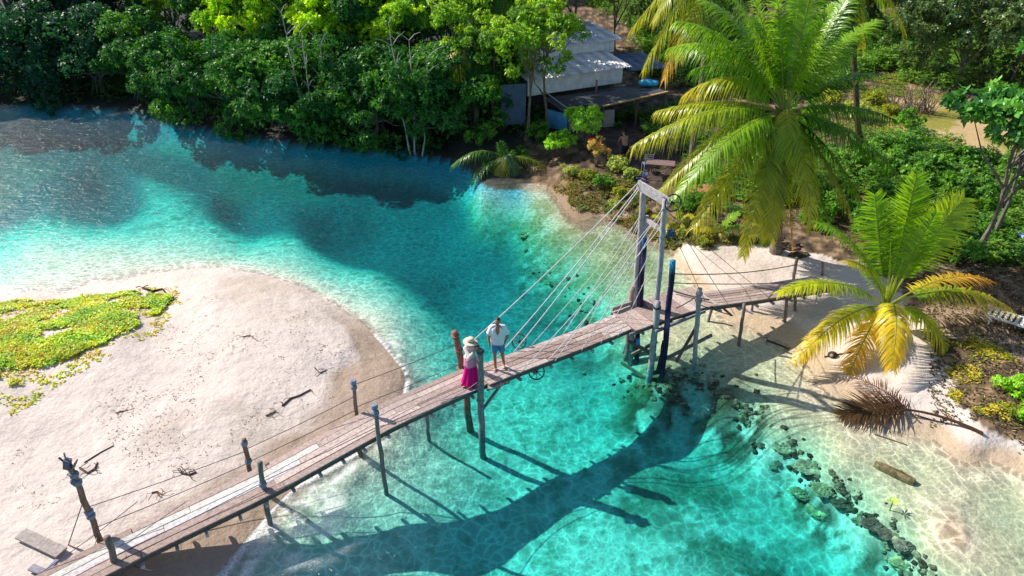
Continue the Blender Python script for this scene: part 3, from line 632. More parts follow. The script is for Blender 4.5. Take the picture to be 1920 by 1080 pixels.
rope('cable', tA(1.3), span_pt(0.38, -1), 0.010, 0.05, W); rope('cable', tA(1.25), span_pt(0.55, -1), 0.013, 0.03, W); rope('cable', tA(1.4), span_pt(0.75, -1), 0.011, 0.02, W); rope('cable', tA(1.5), span_pt(0.9, -1), 0.010, 0.02, W)
rope('cable', tB(0.35), span_pt(0.22, 1, 0.0), 0.013, 0.10, W); rope('cable', tB(0.3), span_pt(0.40, 1), 0.014, 0.06, W); rope('cable', tB(0.5), span_pt(0.55, 1), 0.012, 0.05, W)
rope('cable', tB(1.2), span_pt(0.70, 1), 0.012, 0.03, W); rope('cable', tB(1.8), span_pt(0.86, 1), 0.012, 0.02, W)
W2 = (0.30, 0.26, 0.25)
rope('stay_rope', tB(0.1), P(1378, 590, 1.3), 0.010, 0.05, W2); rope('stay_rope', tA(0.2), tB(-0.05), 0.010, 0.05, W2); rope('stay_rope', tB(0.3), P(1322, 565, 1.9), 0.009, 0.03, W2)
rope('stay_rope', tA(0.3), P(1440, 556, 1.35), 0.009, 0.05, W2); rope('stay_rope', tA(0.6), P(1395, 540, 1.4), 0.008, 0.05, W2)
pe = Py(1495, 496, P(1490, 520, 0.7).y)
rope('hand_rope', on(qq, 512), pe, 0.018, 0.16, (0.17, 0.13, 0.11)); rope('hand_rope', on(qq, 530), P(1470, 530, 1.55), 0.016, 0.05, (0.17, 0.13, 0.11)); rope('hand_rope', on(qr, 552), P(1268, 578, 1.75), 0.02, 0.04, (0.38, 0.33, 0.33))
rope('hand_rope', P(1262, 545, 1.62), P(1330, 562, 1.6), 0.03, 0.03, (0.14, 0.10, 0.10)); rope('hand_rope', on(qa, 545), on(qb, 500), 0.012, 0.1, (0.35, 0.32, 0.3))
rope('hand_rope', on(qr, 570), P(1375, 592, 1.2), 0.018, 0.02, (0.16, 0.12, 0.11))
hr = tA(0.45); rope('rope_end', hr + Vector((0.14, 0, 0)), hr + Vector((0.20, -0.02, -1.6)), 0.02, 0.1, (0.55, 0.48, 0.48))
# supports of the beach deck
for k, (bx, by, bz, tx, ty, r, lb) in enumerate(((1385, 648, -0.1, 1396, 570, 0.06, 'tall support of the beach deck at the waterline'), (1327, 606, -0.15, 1336, 572, 0.055, 'short support of the beach deck next to the platform'),
        (1471, 603, 0.15, 1476, 558, 0.06, 'support of the beach deck left of the small palm'), (1410, 580, 0.2, 1412, 562, 0.05, 'stub below the far side of the beach deck'), (1490, 585, 0.2, 1492, 545, 0.055, 'outer support at the end of the beach deck'),
        (1488, 520, 0.6, 1494, 483, 0.065, 'end post holding the drooping hand rope'), (1541, 515, 0.6, 1542, 492, 0.055, 'small post standing on the sand behind the deck end'))):
    post('post', (bx, by), bz, (tx, ty), r, r * 0.92, (0.24, 0.18, 0.16), label=lb, seed=50 + k)
mb = MB(); mb.bar(P(1382, 573, 1.25), P(1412, 588, 1.15), 0.07, 0.06, col=(0.42, 0.38, 0.4)); mb.build('brace', M['wood'], bridge)
mb = MB(); mb.bar(P(1345, 568, 1.2), P(1372, 592, 1.1), 0.06, 0.05, col=(0.2, 0.16, 0.16)); mb.build('brace', M['wood'], bridge)
# iron wheels tied to the bridge
def wheel(c, r, nrm, name='wheel', label=None):
    c = Vector(c); nrm = Vector(nrm).normalized(); a = nrm.cross(Vector((0, 0, 1))).normalized(); b_ = a.cross(nrm); mb = MB(); n = 28; IR = (0.03, 0.03, 0.035)
    ring = [c + (a * math.cos(2 * math.pi * k / n) + b_ * math.sin(2 * math.pi * k / n)) * r for k in range(n + 1)]
    mb.tube(ring, 0.022, 6, IR, cap=False)
    for k in range(8):
        d = a * math.cos(2 * math.pi * k / 8) + b_ * math.sin(2 * math.pi * k / 8); mb.tube([c + d * 0.03, c + d * r], 0.011, 5, IR)
    mb.tube([c - nrm * 0.05, c + nrm * 0.05], 0.045, 8, IR)
    return tag(mb.build(name, M['iron'], bridge, smooth=True), label)
w1 = span_pt(0.24, -1, 0.06); wheel(P(973, 640, 1.45), 0.23, (-0.35, -0.75, 0.5), label='spoked iron wheel tied on the far edge of the span')
wc = span_pt(0.32, 1, -0.35); wc = P(1006, 697, 0.95); wheel(wc, 0.235, (0.1, -0.9, 0.45), label='spoked iron wheel hanging below the near edge of the span')
rope('cable', wc + Vector((0.15, 0, 0.15)), tB(0.9), 0.012, 0.08, W); rope('cable', wc + Vector((0.0, 0, 0.2)), span_pt(0.3, 1), 0.01, 0, DK)
wheel(topB + Vector((0.22, -0.06, -0.12)), 0.25, (0.25, -0.9, 0.2), label='spoked iron wheel beside the top of the tower')

# loose boards on the sand at the left end
def board(pa, pb, w, h, col, label, z=0.06):
    a = G(*pa); b_ = G(*pb); mid = (a + b_) / 2; mb = MB(); mb.bar(a + Vector((0, 0, z)), b_ + Vector((0, 0, z)), w, h, col=col)
    o = mb.build('plank', M['wood'], None, rel=mid); o.location = mid; tag(o, label, 'plank')
board((42, 1006), (118, 1042), 0.30, 0.05, (0.42, 0.36, 0.33), 'wide loose plank lying on the sand left of the tall leaning post', 0.10)
board((60, 1068), (98, 1083), 0.16, 0.05, (0.35, 0.32, 0.38), 'short narrow plank on the sand at the bottom left corner', 0.08)
board((88, 1082), (110, 1056), 0.10, 0.06, (0.26, 0.25, 0.36), 'small bluish board tilted beside the short narrow plank', 0.1)

# ------------------------------------------------------------------ palms
def frond_geo(C, T, arch, wid=0.75, n=58, droop=0.35, col=(0.07, 0.16, 0.02), tipcol=None, start=0.16, seed=0, ragged=0.0, lw=0.05, base_w=0.035, rach=(0.20, 0.24, 0.05), side_ref=None, ctrl=None, sideamt=1.0):
    rg = np.random.RandomState(seed); C = np.array(C, float); T = np.array(T, float); L = np.linalg.norm(T - C)
    c1 = C + (T - C) * 0.48 + np.array([0, 0, arch]) if ctrl is None else np.array(ctrl, float)
    def B(t): t = np.asarray(t)[..., None]; return (1 - t) ** 2 * C + 2 * t * (1 - t) * c1 + t ** 2 * T
    def D(t): t = np.asarray(t)[..., None]; d = 2 * (1 - t) * (c1 - C) + 2 * t * (T - c1); return d / np.linalg.norm(d, axis=-1, keepdims=True)
    rc = MB(); pts = [Vector(B(np.array(k / 12.0))) for k in range(13)]
    rc.tube(pts, [base_w * (1 - 0.9 * k / 12) + 0.004 for k in range(13)], 5, rach)
    ts = start + (1 - start) * (np.arange(n) + 0.5) / n; V = []; F = []; K = []; col = np.array(col); tc_ = np.array(tipcol if tipcol is not None else col)
    for s in (-1, 1):
        tt = np.clip(ts + rg.uniform(-0.3, 0.3, n) / n, 0, 0.999); p = B(tt); d = D(tt)
        up = np.array([0, 0, 1.0]); ref = np.cross(d, up) if side_ref is None else np.tile(np.array(side_ref, float), (n, 1))
        ln = np.linalg.norm(ref, axis=1, keepdims=True)
        hd = (T - C).copy(); hd[2] = 0; hd = hd / (np.linalg.norm(hd) + 1e-6); alt = np.cross(hd, up)
        ref = np.where(ln < 0.25, alt, ref / np.maximum(ln, 1e-6)); ref -= d * (ref * d).sum(1, keepdims=True); ref /= np.linalg.norm(ref, axis=1, keepdims=True)
        nrm = np.cross(ref, d); nrm *= np.sign(nrm[:, 2:3] + 1e-6)
        u = (tt - start) / (1 - start)
        ll = 1.3 * wid * (0.45 + 0.9 * np.sin(np.pi * np.clip(u * 0.80 + 0.13, 0, 1)) ** 0.8) / 1.3 * (1 - 0.35 * u ** 3) * rg.uniform(0.85, 1.08, n)
        if ragged: ll *= np.where(rg.rand(n) < ragged, rg.uniform(0.15, 0.6, n), 1)
        fwd = 0.35 + 0.75 * u ** 1.5
        dirn = ref * s * sideamt + d * fwd[:, None] + nrm * rg.uniform(0.05, 0.35, n)[:, None]; dirn += rg.normal(0, 0.07, (n, 3)); dirn /= np.linalg.norm(dirn, axis=1, keepdims=True)
        wd = np.cross(dirn, nrm); wd /= np.linalg.norm(wd, axis=1, keepdims=True)
        dr = droop * rg.uniform(0.7, 1.3, n)
        rows = []; kk = 4
        for q in range(kk + 1):
            f = q / kk; pos = p + dirn * (ll * f)[:, None]; pos[:, 2] -= ll * dr * f ** 1.8; pos -= dirn * (ll * np.minimum(dr, 1.4) * 0.28 * f ** 2.2)[:, None]
            w = lw * (1.0 if 0 < q < 2 else (0.55 if q == 0 else (0.75 if q == 2 else (0.45 if q == 3 else 0.05))))
            rows.append((pos - wd * w / 2, pos + wd * w / 2))
        base = len(V) and sum(len(a) for a in V) or 0
        arr = np.stack([x for r in rows for x in r], 1).reshape(-1, 3)      # n x (2*(kk+1))
        per = 2 * (kk + 1); b0 = (np.arange(n) * per + base)[:, None]
        for q in range(kk): F.append(b0 + np.array([2 * q, 2 * q + 1, 2 * q + 3, 2 * q + 2]))
        V.append(arr)
        mixu = np.clip(u[:, None] * 0.9 + rg.uniform(-0.15, 0.2, (n, 1)), 0, 1); cc = col * (1 - mixu) + tc_ * mixu; cc = cc * rg.uniform(0.78, 1.22, (n, 1))
        ccr = np.repeat(cc[:, None], per, 1); ccr[:, 6:] = ccr[:, 6:] * 0.6 + tc_ * 0.5
        K.append(ccr.reshape(-1, 3))
    nv = sum(len(a) for a in V); rv = np.array(rc.v); rf = [f for f in rc.f if len(f) == 4]
    Vv = np.concatenate(V + [rv]); Ff = np.concatenate([np.concatenate(F), np.array(rf) + nv]); Kk = np.concatenate(K + [np.array(rc.c)])
    return Vv, Ff, Kk
def add_frond(root, origin, C, T, arch, label=None, name='frond', **kw):
    V, F, K = frond_geo(C, T, arch, **kw); V = V - np.array(origin)[None]
    o = link_mesh(name, np_mesh(name, V, F, K), M['frond'], root); return tag(o, label)
def palm_trunk(root, base, top, r0, r1, col=(0.20, 0.16, 0.13), lean=0.0, seed=0):
    base = Vector(base); top = Vector(top); mb = MB(); n = 40; pts = []; rr = []
    for k in range(n + 1):
        t = k / n; p = base.lerp(top, t) + Vector((math.sin(t * math.pi) * lean, 0, 0)); pts.append(p); rr.append((r0 + (r1 - r0) * min(1, t * 1.6)) * (1.5 - 0.5 * min(1, t * 9)) * (1.06 if k % 2 else 0.96))
    mb.tube(pts, rr, 12, col, wob=0.05, seed=seed); o = mb.build('trunk', M['bark'], root, smooth=False, rel=root.location); return o
GRN = (0.065, 0.16, 0.012); GRN2 = (0.13, 0.24, 0.013); YEL = (0.31, 0.27, 0.025); YG = (0.28, 0.27, 0.025); BRN = (0.24, 0.13, 0.05); DKG = (0.035, 0.10, 0.012)
# big palm
pb = G(1456, 472); pb.z -= 0.05
palm = empty('palm_tree', pb, 'big coconut palm with a wide hanging crown at the back of the sandy beach', 'palm tree')
cc = Py(1470, 212, pb.y - 0.2)
palm_trunk(palm, pb + Vector((0, 0, -0.2)), cc + Vector((0, 0, 0.1)), 0.21, 0.15, seed=1)
def F_(root, org, C, px, py, dy, arch, **kw):
    T = Py(px, py, C.y + dy); return add_frond(root, org, C + Vector((kw.pop('ox', 0), kw.pop('oy', 0), kw.pop('oz', 0))), T, arch, **kw)
big = [ # tip px, tip py, depth offset, arch, kwargs
 (1232, 208, 0.6, 0.75, dict(droop=0.95, col=GRN2, tipcol=YG)), (1186, 274, -0.6, 1.35, dict(droop=1.0, col=GRN2, tipcol=YG)),
 (1235, 362, -1.5, 1.6, dict(droop=0.85, col=GRN, tipcol=YG)), (1262, 375, -2.3, 1.5, dict(droop=0.8, col=GRN2, tipcol=GRN2)), (1300, 428, -2.3, 0.8, dict(droop=0.7, col=GRN, tipcol=YG)),
 (1393, 480, -2.2, 0.9, dict(droop=0.5, col=GRN, tipcol=YG, wid=0.6)), (1432, 455, -1.2, 0.3, dict(droop=0.4, col=DKG, tipcol=GRN, wid=0.55)),
 (1522, 425, -2.0, 1.4, dict(droop=0.6, col=GRN2, tipcol=YG)), (1600, 415, -1.3, 0.9, dict(droop=0.55, col=DKG, tipcol=YG)), (1560, 440, -0.9, 0.6, dict(droop=0.5, col=DKG, tipcol=DKG)),
 (1700, 345, -1.2, 1.3, dict(droop=0.75, col=GRN, tipcol=GRN)), (1680, 225, 0.4, 0.8, dict(droop=0.8, col=GRN, tipcol=GRN)), (1640, 300, 0.6, 0.8, dict(droop=0.7, col=DKG)),
 (1645, 38, 1.5, 0.9, dict(droop=0.4, col=GRN2, tipcol=GRN2, wid=0.85)), (1530, -60, 1.4, 0.5, dict(droop=0.3, col=GRN2, tipcol=GRN2, wid=0.85)), (1450, -80, 1.2, 0.4, dict(droop=0.3, col=GRN, tipcol=GRN2, wid=0.85)),
 (1392, -60, 1.6, 0.6, dict(droop=0.35, col=GRN2, tipcol=GRN2, wid=0.85)), (1318, 0, 1.8, 1.4, dict(droop=0.45, col=GRN, tipcol=GRN2, wid=0.9)), (1255, 90, 2.0, 2.0, dict(droop=0.8, col=GRN2, tipcol=GRN2, wid=0.9)),
 (1282, 178, 1.0, 1.9, dict(droop=0.95, col=GRN2, tipcol=YEL, wid=0.8)), (1590, 70, 2.2, 0.8, dict(droop=0.5, col=DKG, tipcol=GRN)),
 (1350, 330, 0.6, 0.6, dict(droop=0.8, col=GRN, tipcol=YG)), (1485, 470, -0.5, 0.2, dict(droop=0.3, col=DKG, tipcol=BRN, wid=0.5)), (1540, 385, 0.8, 0.3, dict(droop=0.5, col=DKG, tipcol=DKG, wid=0.6)), (1345, 250, 1.2, 0.8, dict(droop=0.8, col=DKG, tipcol=GRN)), (1442, 445, -1.6, 0.9, dict(droop=0.6, col=GRN, tipcol=YG, wid=0.8)), (1620, 390, -0.4, 1.0, dict(droop=0.7, col=DKG, tipcol=GRN)), (1500, -30, 2.6, 0.8, dict(droop=0.5, col=DKG, tipcol=GRN, wid=0.85)), (1350, -40, 1.0, 0.9, dict(droop=0.5, col=GRN2, tipcol=GRN2, wid=0.95)), (1270, 40, 1.2, 1.5, dict(droop=0.7, col=GRN, tipcol=GRN2, wid=0.95)), (1600, -20, 1.2, 0.7, dict(droop=0.4, col=GRN, tipcol=GRN2, wid=0.9)), (1300, 130, 2.2, 1.6, dict(droop=0.8, col=GRN, tipcol=GRN, wid=0.9)), (1660, 140, 1.6, 1.0, dict(droop=0.6, col=DKG, tipcol=GRN)), (1560, 10, 0.2, 0.8, dict(droop=0.4, col=GRN2, tipcol=GRN2, wid=0.8)), (1415, 30, 2.8, 1.0, dict(droop=0.6, col=DKG, tipcol=GRN, wid=0.9)),
]
for k, (px, py, dy, ar, kw) in enumerate(big):
    F_(palm, pb, cc, px, py, dy, ar, seed=100 + k, n=95, wid=kw.pop('wid', 0.78) * 1.02, lw=0.052, label=('yellow tipped hanging frond' if kw.get('tipcol') == YEL else None), **kw)
F_(palm, pb, cc, 1470, 300, -1.1, 1.5, seed=160, n=50, droop=0.8, col=YG, tipcol=GRN2, wid=0.6, start=0.3, label='short pale green frond curling over the crown centre')
F_(palm, pb, cc, 1418, 440, -0.6, -0.2, seed=161, n=60, droop=0.3, col=BRN, tipcol=(0.15, 0.09, 0.04), wid=0.4, ragged=0.3, name='dead_frond', label='dry brown frond hanging against the trunk')
F_(palm, pb, cc, 1455, 420, 0.2, -0.2, seed=162, n=60, droop=0.3, col=(0.12, 0.08, 0.03), tipcol=BRN, wid=0.4, ragged=0.3, name='dead_frond')
nb = MB(); rg = random.Random(8)
for k in range(9):
    a = rg.uniform(0, 6.28); p = cc - pb + Vector((math.cos(a) * 0.26, math.sin(a) * 0.26, -0.28 - rg.random() * 0.25)); nb.ball(p, (0.10, 0.10, 0.13), rg.choice([(0.20, 0.17, 0.05), (0.25, 0.14, 0.05), (0.12, 0.15, 0.03)]), 8, 6)
nb.build('coconut_cluster', M['paint'], palm, smooth=True)
sh = MB()
for k in range(14):
    a = k * 2.4; p0 = cc - pb + Vector((math.cos(a) * 0.08, math.sin(a) * 0.08, -0.12)); sh.tube([p0, p0 + Vector((math.cos(a) * 0.22, math.sin(a) * 0.22, 0.10)), p0 + Vector((math.cos(a) * 0.5, math.sin(a) * 0.5, 0.22))], [0.08, 0.07, 0.03], 6, (0.30, 0.18, 0.08))
sh.build('leaf_bases', M['bark'], palm)
# small palm at the right of the beach
sb = G(1650, 612)
spalm = empty('palm_tree', sb, 'low young coconut palm with yellow lower fronds spreading over the right beach', 'palm tree')
sc = sb + Vector((0, 0, 0.75))
ppx, ppy = [float(q) for q in uv_np(np.array(sc.x), np.array(sc.y), sc.z)]
palm_trunk(spalm, sb + Vector((0, 0, -0.1)), sc, 0.24, 0.16, (0.25, 0.19, 0.11), seed=2)
small = [(1460, 548, -0.9, 1.25, dict(droop=0.5, col=GRN, tipcol=(0.34, 0.36, 0.02), wid=0.55)), (1490, 678, -2.1, 1.35, dict(droop=0.55, col=GRN2, tipcol=(0.40, 0.29, 0.02), wid=0.62, ragged=0.06)),
 (1572, 745, -2.6, 1.55, dict(droop=0.55, col=YEL, tipcol=(0.36, 0.22, 0.06), wid=0.55, ragged=0.15)), (1672, 688, -2.9, 1.75, dict(droop=0.75, col=(0.30, 0.33, 0.05), tipcol=(0.40, 0.30, 0.02), wid=0.62)),
 (1802, 722, -2.0, 1.75, dict(droop=0.5, col=GRN2, tipcol=(0.38, 0.31, 0.03), ragged=0.06, wid=0.62)), (1908, 590, -0.5, 1.65, dict(droop=0.6, col=GRN, tipcol=(0.42, 0.34, 0.02), wid=0.7)),
 (1868, 530, 0.9, 1.3, dict(droop=0.45, col=YG, tipcol=(0.44, 0.22, 0.04), wid=0.62, ragged=0.15)), (1808, 372, 0.6, 0.9, dict(droop=0.15, col=GRN2, tipcol=(0.25, 0.32, 0.02), wid=0.85)),
 (1718, 330, 0.4, 0.2, dict(droop=0.1, col=GRN2, tipcol=GRN2, wid=0.75)), (1640, 366, 0.4, 0.0, dict(droop=0.15, col=GRN, tipcol=GRN2, wid=0.8)), (1533, 418, 0.0, 1.3, dict(droop=0.45, col=GRN2, tipcol=GRN2, wid=0.75)),
 (1755, 400, -0.3, 0.3, dict(droop=0.2, col=GRN2, tipcol=GRN2, wid=0.7)), (1590, 490, -0.8, 0.9, dict(droop=0.5, col=GRN2, tipcol=YG, wid=0.55))]
for k, (px, py, dy, ar, kw) in enumerate(small):
    up = py < 420
    F_(spalm, sb, sc, px, py, dy, ar, seed=200 + k, n=84, lw=0.055, start=0.30 if up else 0.20, side_ref=(1, -0.1, 0.1) if up and px not in (1533,) else None, label='upright fresh green frond' if up and px > 1600 and px < 1790 else ('bright yellow drooping frond' if px in (1490, 1572, 1672) else None), **kw)
st = MB()
for px, py in ((1670, 455), (1700, 470), (1625, 480)):
    T = Py(px, py, sc.y - 0.1); st.tube([sc - sb, (sc + T) / 2 - sb + Vector((0, 0, 0.2)), T - sb], [0.05, 0.03, 0.008], 6, (0.30, 0.36, 0.06))
st.build('unopened_spears', M['frond'], spalm)
# other palms: crown centre px/depth, base, list of tips
def palm_at(crown_px, Y, base_px, label, tips, L=None, seed=0, r=0.16, n=56, wid=0.8, trunkcol=(0.2, 0.16, 0.12), lw=0.06):
    C_ = Py(*crown_px, Y); b_ = G(*base_px) if base_px else Vector((C_.x, C_.y, hz(C_.x, C_.y))); b_.z -= 0.1
    root = empty('palm_tree', b_, label, 'palm tree'); palm_trunk(root, b_, C_, r, r * 0.75, trunkcol, seed=seed)
    for k, (px, py, dy, ar, kw) in enumerate(tips): F_(root, b_, C_, px, py, dy, ar, seed=seed * 50 + k, n=n, wid=kw.pop('wid', wid), lw=lw, **kw)
    return root
palm_at((1345, -75), 34.0, None, 'palm behind the big palm whose fronds hang yellow over the blue roof', [
 (1205, 135, -0.5, 1.3, dict(droop=1.0, col=GRN2, tipcol=YG)), (1245, 150, -1.2, 1.2, dict(droop=0.9, col=GRN, tipcol=(0.4, 0.22, 0.04))), (1275, 110, -1.5, 0.9, dict(droop=0.8, col=GRN2, tipcol=YG)), (1180, 60, 0.4, 1.2, dict(droop=0.9, col=GRN, tipcol=YG)),
 (1330, 120, -1.6, 0.7, dict(droop=0.6, col=DKG, tipcol=GRN2)), (1400, 80, -1.2, 0.9, dict(droop=0.6, col=DKG, tipcol=GRN)), (1470, -20, 0.2, 1.0, dict(droop=0.5, col=GRN)), (1300, -180, 0.8, 0.4, dict(droop=0.4, col=GRN2)), (1230, -100, 0.5, 0.9, dict(droop=0.6, col=GRN2)), (1225, 40, -1.0, 1.2, dict(droop=0.9, col=GRN2, tipcol=YG))], seed=31)
palm_at((1592, -60), 38.0, (1612, 275), 'tall dark palm standing right behind the big palm', [
 (1700, 65, -1, 1.4, dict(droop=0.8, col=GRN, tipcol=YG)), (1660, 20, -1.0, 1.2, dict(droop=0.7, col=GRN2)), (1640, 130, -1, 1.0, dict(droop=0.7, col=DKG, tipcol=GRN)), (1580, 150, -1.6, 1.0, dict(droop=0.6, col=DKG)), (1540, 110, -1, 1.0, dict(droop=0.6, col=DKG)),
 (1490, 20, 0, 1.2, dict(droop=0.7, col=GRN)), (1710, -60, 0.5, 1.0, dict(droop=0.6, col=GRN2)), (1600, -160, 1, 0.5, dict(droop=0.4, col=GRN)), (1615, 90, 0.8, 0.9, dict(droop=0.7, col=DKG, tipcol=YG))], seed=33, trunkcol=(0.12, 0.08, 0.05))
palm_at((930, -40), 43.5, None, 'palm with feathery fronds rising between the river trees left of the house', [
 (850, 20, -0.5, 1.3, dict(droop=0.7, col=DKG, tipcol=GRN)), (862, 95, -1.5, 1.4, dict(droop=0.7, col=GRN, tipcol=GRN)), (905, 120, -1.8, 0.9, dict(droop=0.6, col=DKG)), (975, 100, -1.3, 1.0, dict(droop=0.7, col=GRN)), (1010, 20, -0.5, 1.2, dict(droop=0.6, col=GRN2, tipcol=(0.3, 0.33, 0.1))), (900, -120, 0.5, 0.5, dict(droop=0.3, col=GRN)), (980, -120, 0.5, 0.5, dict(droop=0.3, col=GRN)), (830, -40, 0, 1, dict(droop=0.6, col=GRN))], seed=35, lw=0.07)
palm_at((890, 95), 41.0, None, 'palm half hidden in the river trees with one pale drooping frond', [
 (822, 122, -0.6, 0.8, dict(droop=0.9, col=(0.30, 0.26, 0.14), tipcol=(0.4, 0.34, 0.2))), (845, 150, -1.0, 0.8, dict(droop=0.8, col=GRN, tipcol=YG)), (930, 165, -1, 0.8, dict(droop=0.8, col=DKG)), (870, 60, 0, 1.0, dict(droop=0.5, col=GRN)), (940, 70, 0, 1, dict(droop=0.5, col=GRN)), (895, 175, -1.2, 0.6, dict(droop=0.6, col=DKG))], seed=36, lw=0.07)
def young_palm(px, py, label, tips, seed, h=0.4, **k2):
    b_ = G(px, py); root = empty('palm_tree', b_, label, 'palm tree'); C_ = b_ + Vector((0, 0, h))
    mb = MB(); mb.tube([Vector((0, 0, -0.1)), Vector((0, 0, h))], [0.14, 0.09], 8, (0.2, 0.14, 0.08)); mb.build('trunk', M['bark'], root)
    for k, (x, y, dy, ar, kw) in enumerate(tips): F_(root, b_, C_, x, y, dy, ar, seed=seed * 40 + k, n=k2.get('n', 44), wid=kw.pop('wid', 0.55), lw=k2.get('lw', 0.045), start=0.2, **kw)
TEAL = (0.03, 0.10, 0.04)
young_palm(948, 312, 'young palm leaning over the water below the house trees', [(846, 312, -0.5, 1.3, dict(droop=0.75, col=TEAL, tipcol=GRN)), (936, 268, 0.2, 0.1, dict(droop=0.3, col=TEAL)), (884, 345, -1.0, 0.9, dict(droop=0.5, col=TEAL, tipcol=GRN)),
    (936, 352, -1.2, 1.5, dict(droop=0.7, col=TEAL, tipcol=YEL)), (968, 330, -0.9, 1.3, dict(droop=0.7, col=(0.06, 0.13, 0.08))), (1040, 330, -0.4, 1.0, dict(droop=0.5, col=TEAL, tipcol=YG)), (905, 300, 0.2, 0.7, dict(droop=0.5, col=TEAL))], 41)
young_palm(1275, 425, 'small palm seedling at the foot of the bridge tower bank', [(1225, 405, -0.2, 0.3, dict(droop=0.3, col=YG, wid=0.3)), (1268, 385, 0.1, 0.2, dict(droop=0.2, col=GRN2, wid=0.3)), (1300, 405, 0.1, 0.3, dict(droop=0.3, col=YG, wid=0.3)), (1250, 430, -0.3, 0.3, dict(droop=0.4, col=YG, wid=0.3)), (1290, 430, -0.3, 0.3, dict(droop=0.4, col=YG, wid=0.3))], 43, 0.1)
young_palm(1345, 445, 'little spiky palm between the big palm and the tower', [(1330, 395, 0, 0.2, dict(droop=0.2, col=GRN2, wid=0.35)), (1385, 400, 0, 0.3, dict(droop=0.2, col=GRN2, wid=0.35)), (1400, 425, 0, 0.3, dict(droop=0.3, col=GRN2, wid=0.3)), (1315, 430, -0.2, 0.3, dict(droop=0.4, col=YG, wid=0.3)), (1360, 455, -0.4, 0.3, dict(droop=0.4, col=(0.35, 0.33, 0.2), wid=0.25))], 44, 0.15)
# fallen dead frond on the beach
fa0 = G(1842, 815); fb = G(1575, 785); fm = G(1700, 775)
df_ = empty('fallen_frond', fm, 'dead dark brown palm frond lying in the shallow edge of the beach', 'palm frond')
DB = (0.035, 0.020, 0.013)
V_, F2, K2 = frond_geo(fa0 + Vector((0, 0, 0.05)), fb + Vector((0, 0, 0.12)), 0, wid=0.78, n=60, droop=0.12, col=DB, tipcol=(0.06, 0.034, 0.020), start=0.52, seed=9, base_w=0.05, rach=(0.06, 0.03, 0.02), ctrl=tuple(fm + Vector((0.2, 0.5, 0.25))), lw=0.05, ragged=0.1)
link_mesh('frond', np_mesh('frond', V_ - np.array(fm)[None], F2, K2), M['frond'], df_)
V_, F2, K2 = frond_geo(fa0.lerp(fb, 0.45) + Vector((0.1, 0.35, 0.1)), G(1590, 720) + Vector((0, 0, 0.3)), 0.4, wid=0.6, n=34, droop=0.25, col=(0.08, 0.04, 0.03), tipcol=(0.13, 0.07, 0.05), start=0.1, seed=10, base_w=0.02, rach=(0.06, 0.03, 0.02), lw=0.035, ragged=0.2)
link_mesh('frond', np_mesh('frond', V_ - np.array(fm)[None], F2, K2), M['frond'], df_)

# ------------------------------------------------------------------ broadleaf trees
def crown_np(seed, R, nclump, ntip, nleaf, ll, lw, pal, clump_r=0.3, fold=0.0, shell=(0.55, 1.0), up=0.35, squash=0.75):
    rg = np.random.RandomState(seed); R = np.array(R, float)
    d = rg.normal(size=(nclump, 3)); d[:, 2] = np.where(rg.rand(nclump) < 0.7, np.abs(d[:, 2]), d[:, 2]); d /= np.linalg.norm(d, axis=1, keepdims=True)
    cs = d * R * rg.uniform(shell[0], shell[1], (nclump, 1)); cr = clump_r * R.mean() * rg.uniform(0.6, 1.3, nclump)
    ci = np.repeat(np.arange(nclump), ntip); nt_ = len(ci)
    dd = rg.normal(size=(nt_, 3)) + d[ci] * 0.7 + np.array([0, 0, up]); dd /= np.linalg.norm(dd, axis=1, keepdims=True)
    tips = cs[ci] + dd * (cr[ci] * rg.uniform(0.55, 1.05, nt_))[:, None] * np.array([1, 1, squash])
    ti = np.repeat(np.arange(nt_), nleaf); n = len(ti); ax = dd[ti]
    rnd = rg.normal(size=(n, 3)); sd = rnd - ax * (rnd * ax).sum(1, keepdims=True); sd /= np.linalg.norm(sd, axis=1, keepdims=True)
    sp = rg.uniform(0.5, 1.4, (n, 1)); dirn = ax * np.cos(sp) + sd * np.sin(sp)
    nn = ax - dirn * (ax * dirn).sum(1, keepdims=True); nn /= np.linalg.norm(nn, axis=1, keepdims=True) + 1e-9
    w = np.cross(dirn, nn); L = ll * rg.uniform(0.7, 1.25, (n, 1)); Wd = lw * rg.uniform(0.8, 1.2, (n, 1)); p = tips[ti] + rg.normal(0, ll * 0.15, (n, 3))
    V = np.stack([p, p + dirn * L * 0.5 + w * Wd / 2, p + dirn * L - np.array([0, 0, 1]) * L * 0.12, p + dirn * L * 0.5 - w * Wd / 2], 1).reshape(-1, 3)
    F = np.arange(n * 4).reshape(-1, 4)
    pal = np.array(pal); cl_c = rg.rand(nclump); cc_ = np.clip(cl_c[ci][ti] * 0.6 + rg.rand(n) * 0.45, 0, 0.999) * (len(pal) - 1)
    k = cc_.astype(int); f = (cc_ - k)[:, None]; cols = pal[k] * (1 - f) + pal[np.minimum(k + 1, len(pal) - 1)] * f; cols *= rg.uniform(0.85, 1.15, (n, 1))
    return V, F, np.repeat(cols, 4, 0), cs
CR = {}
def crown_var(key, *a, **k):
    if key not in CR:
        V, F, K, cs = crown_np(*a, **k); CR[key] = (np_mesh('crown', V, F, K), cs)
    return CR[key]
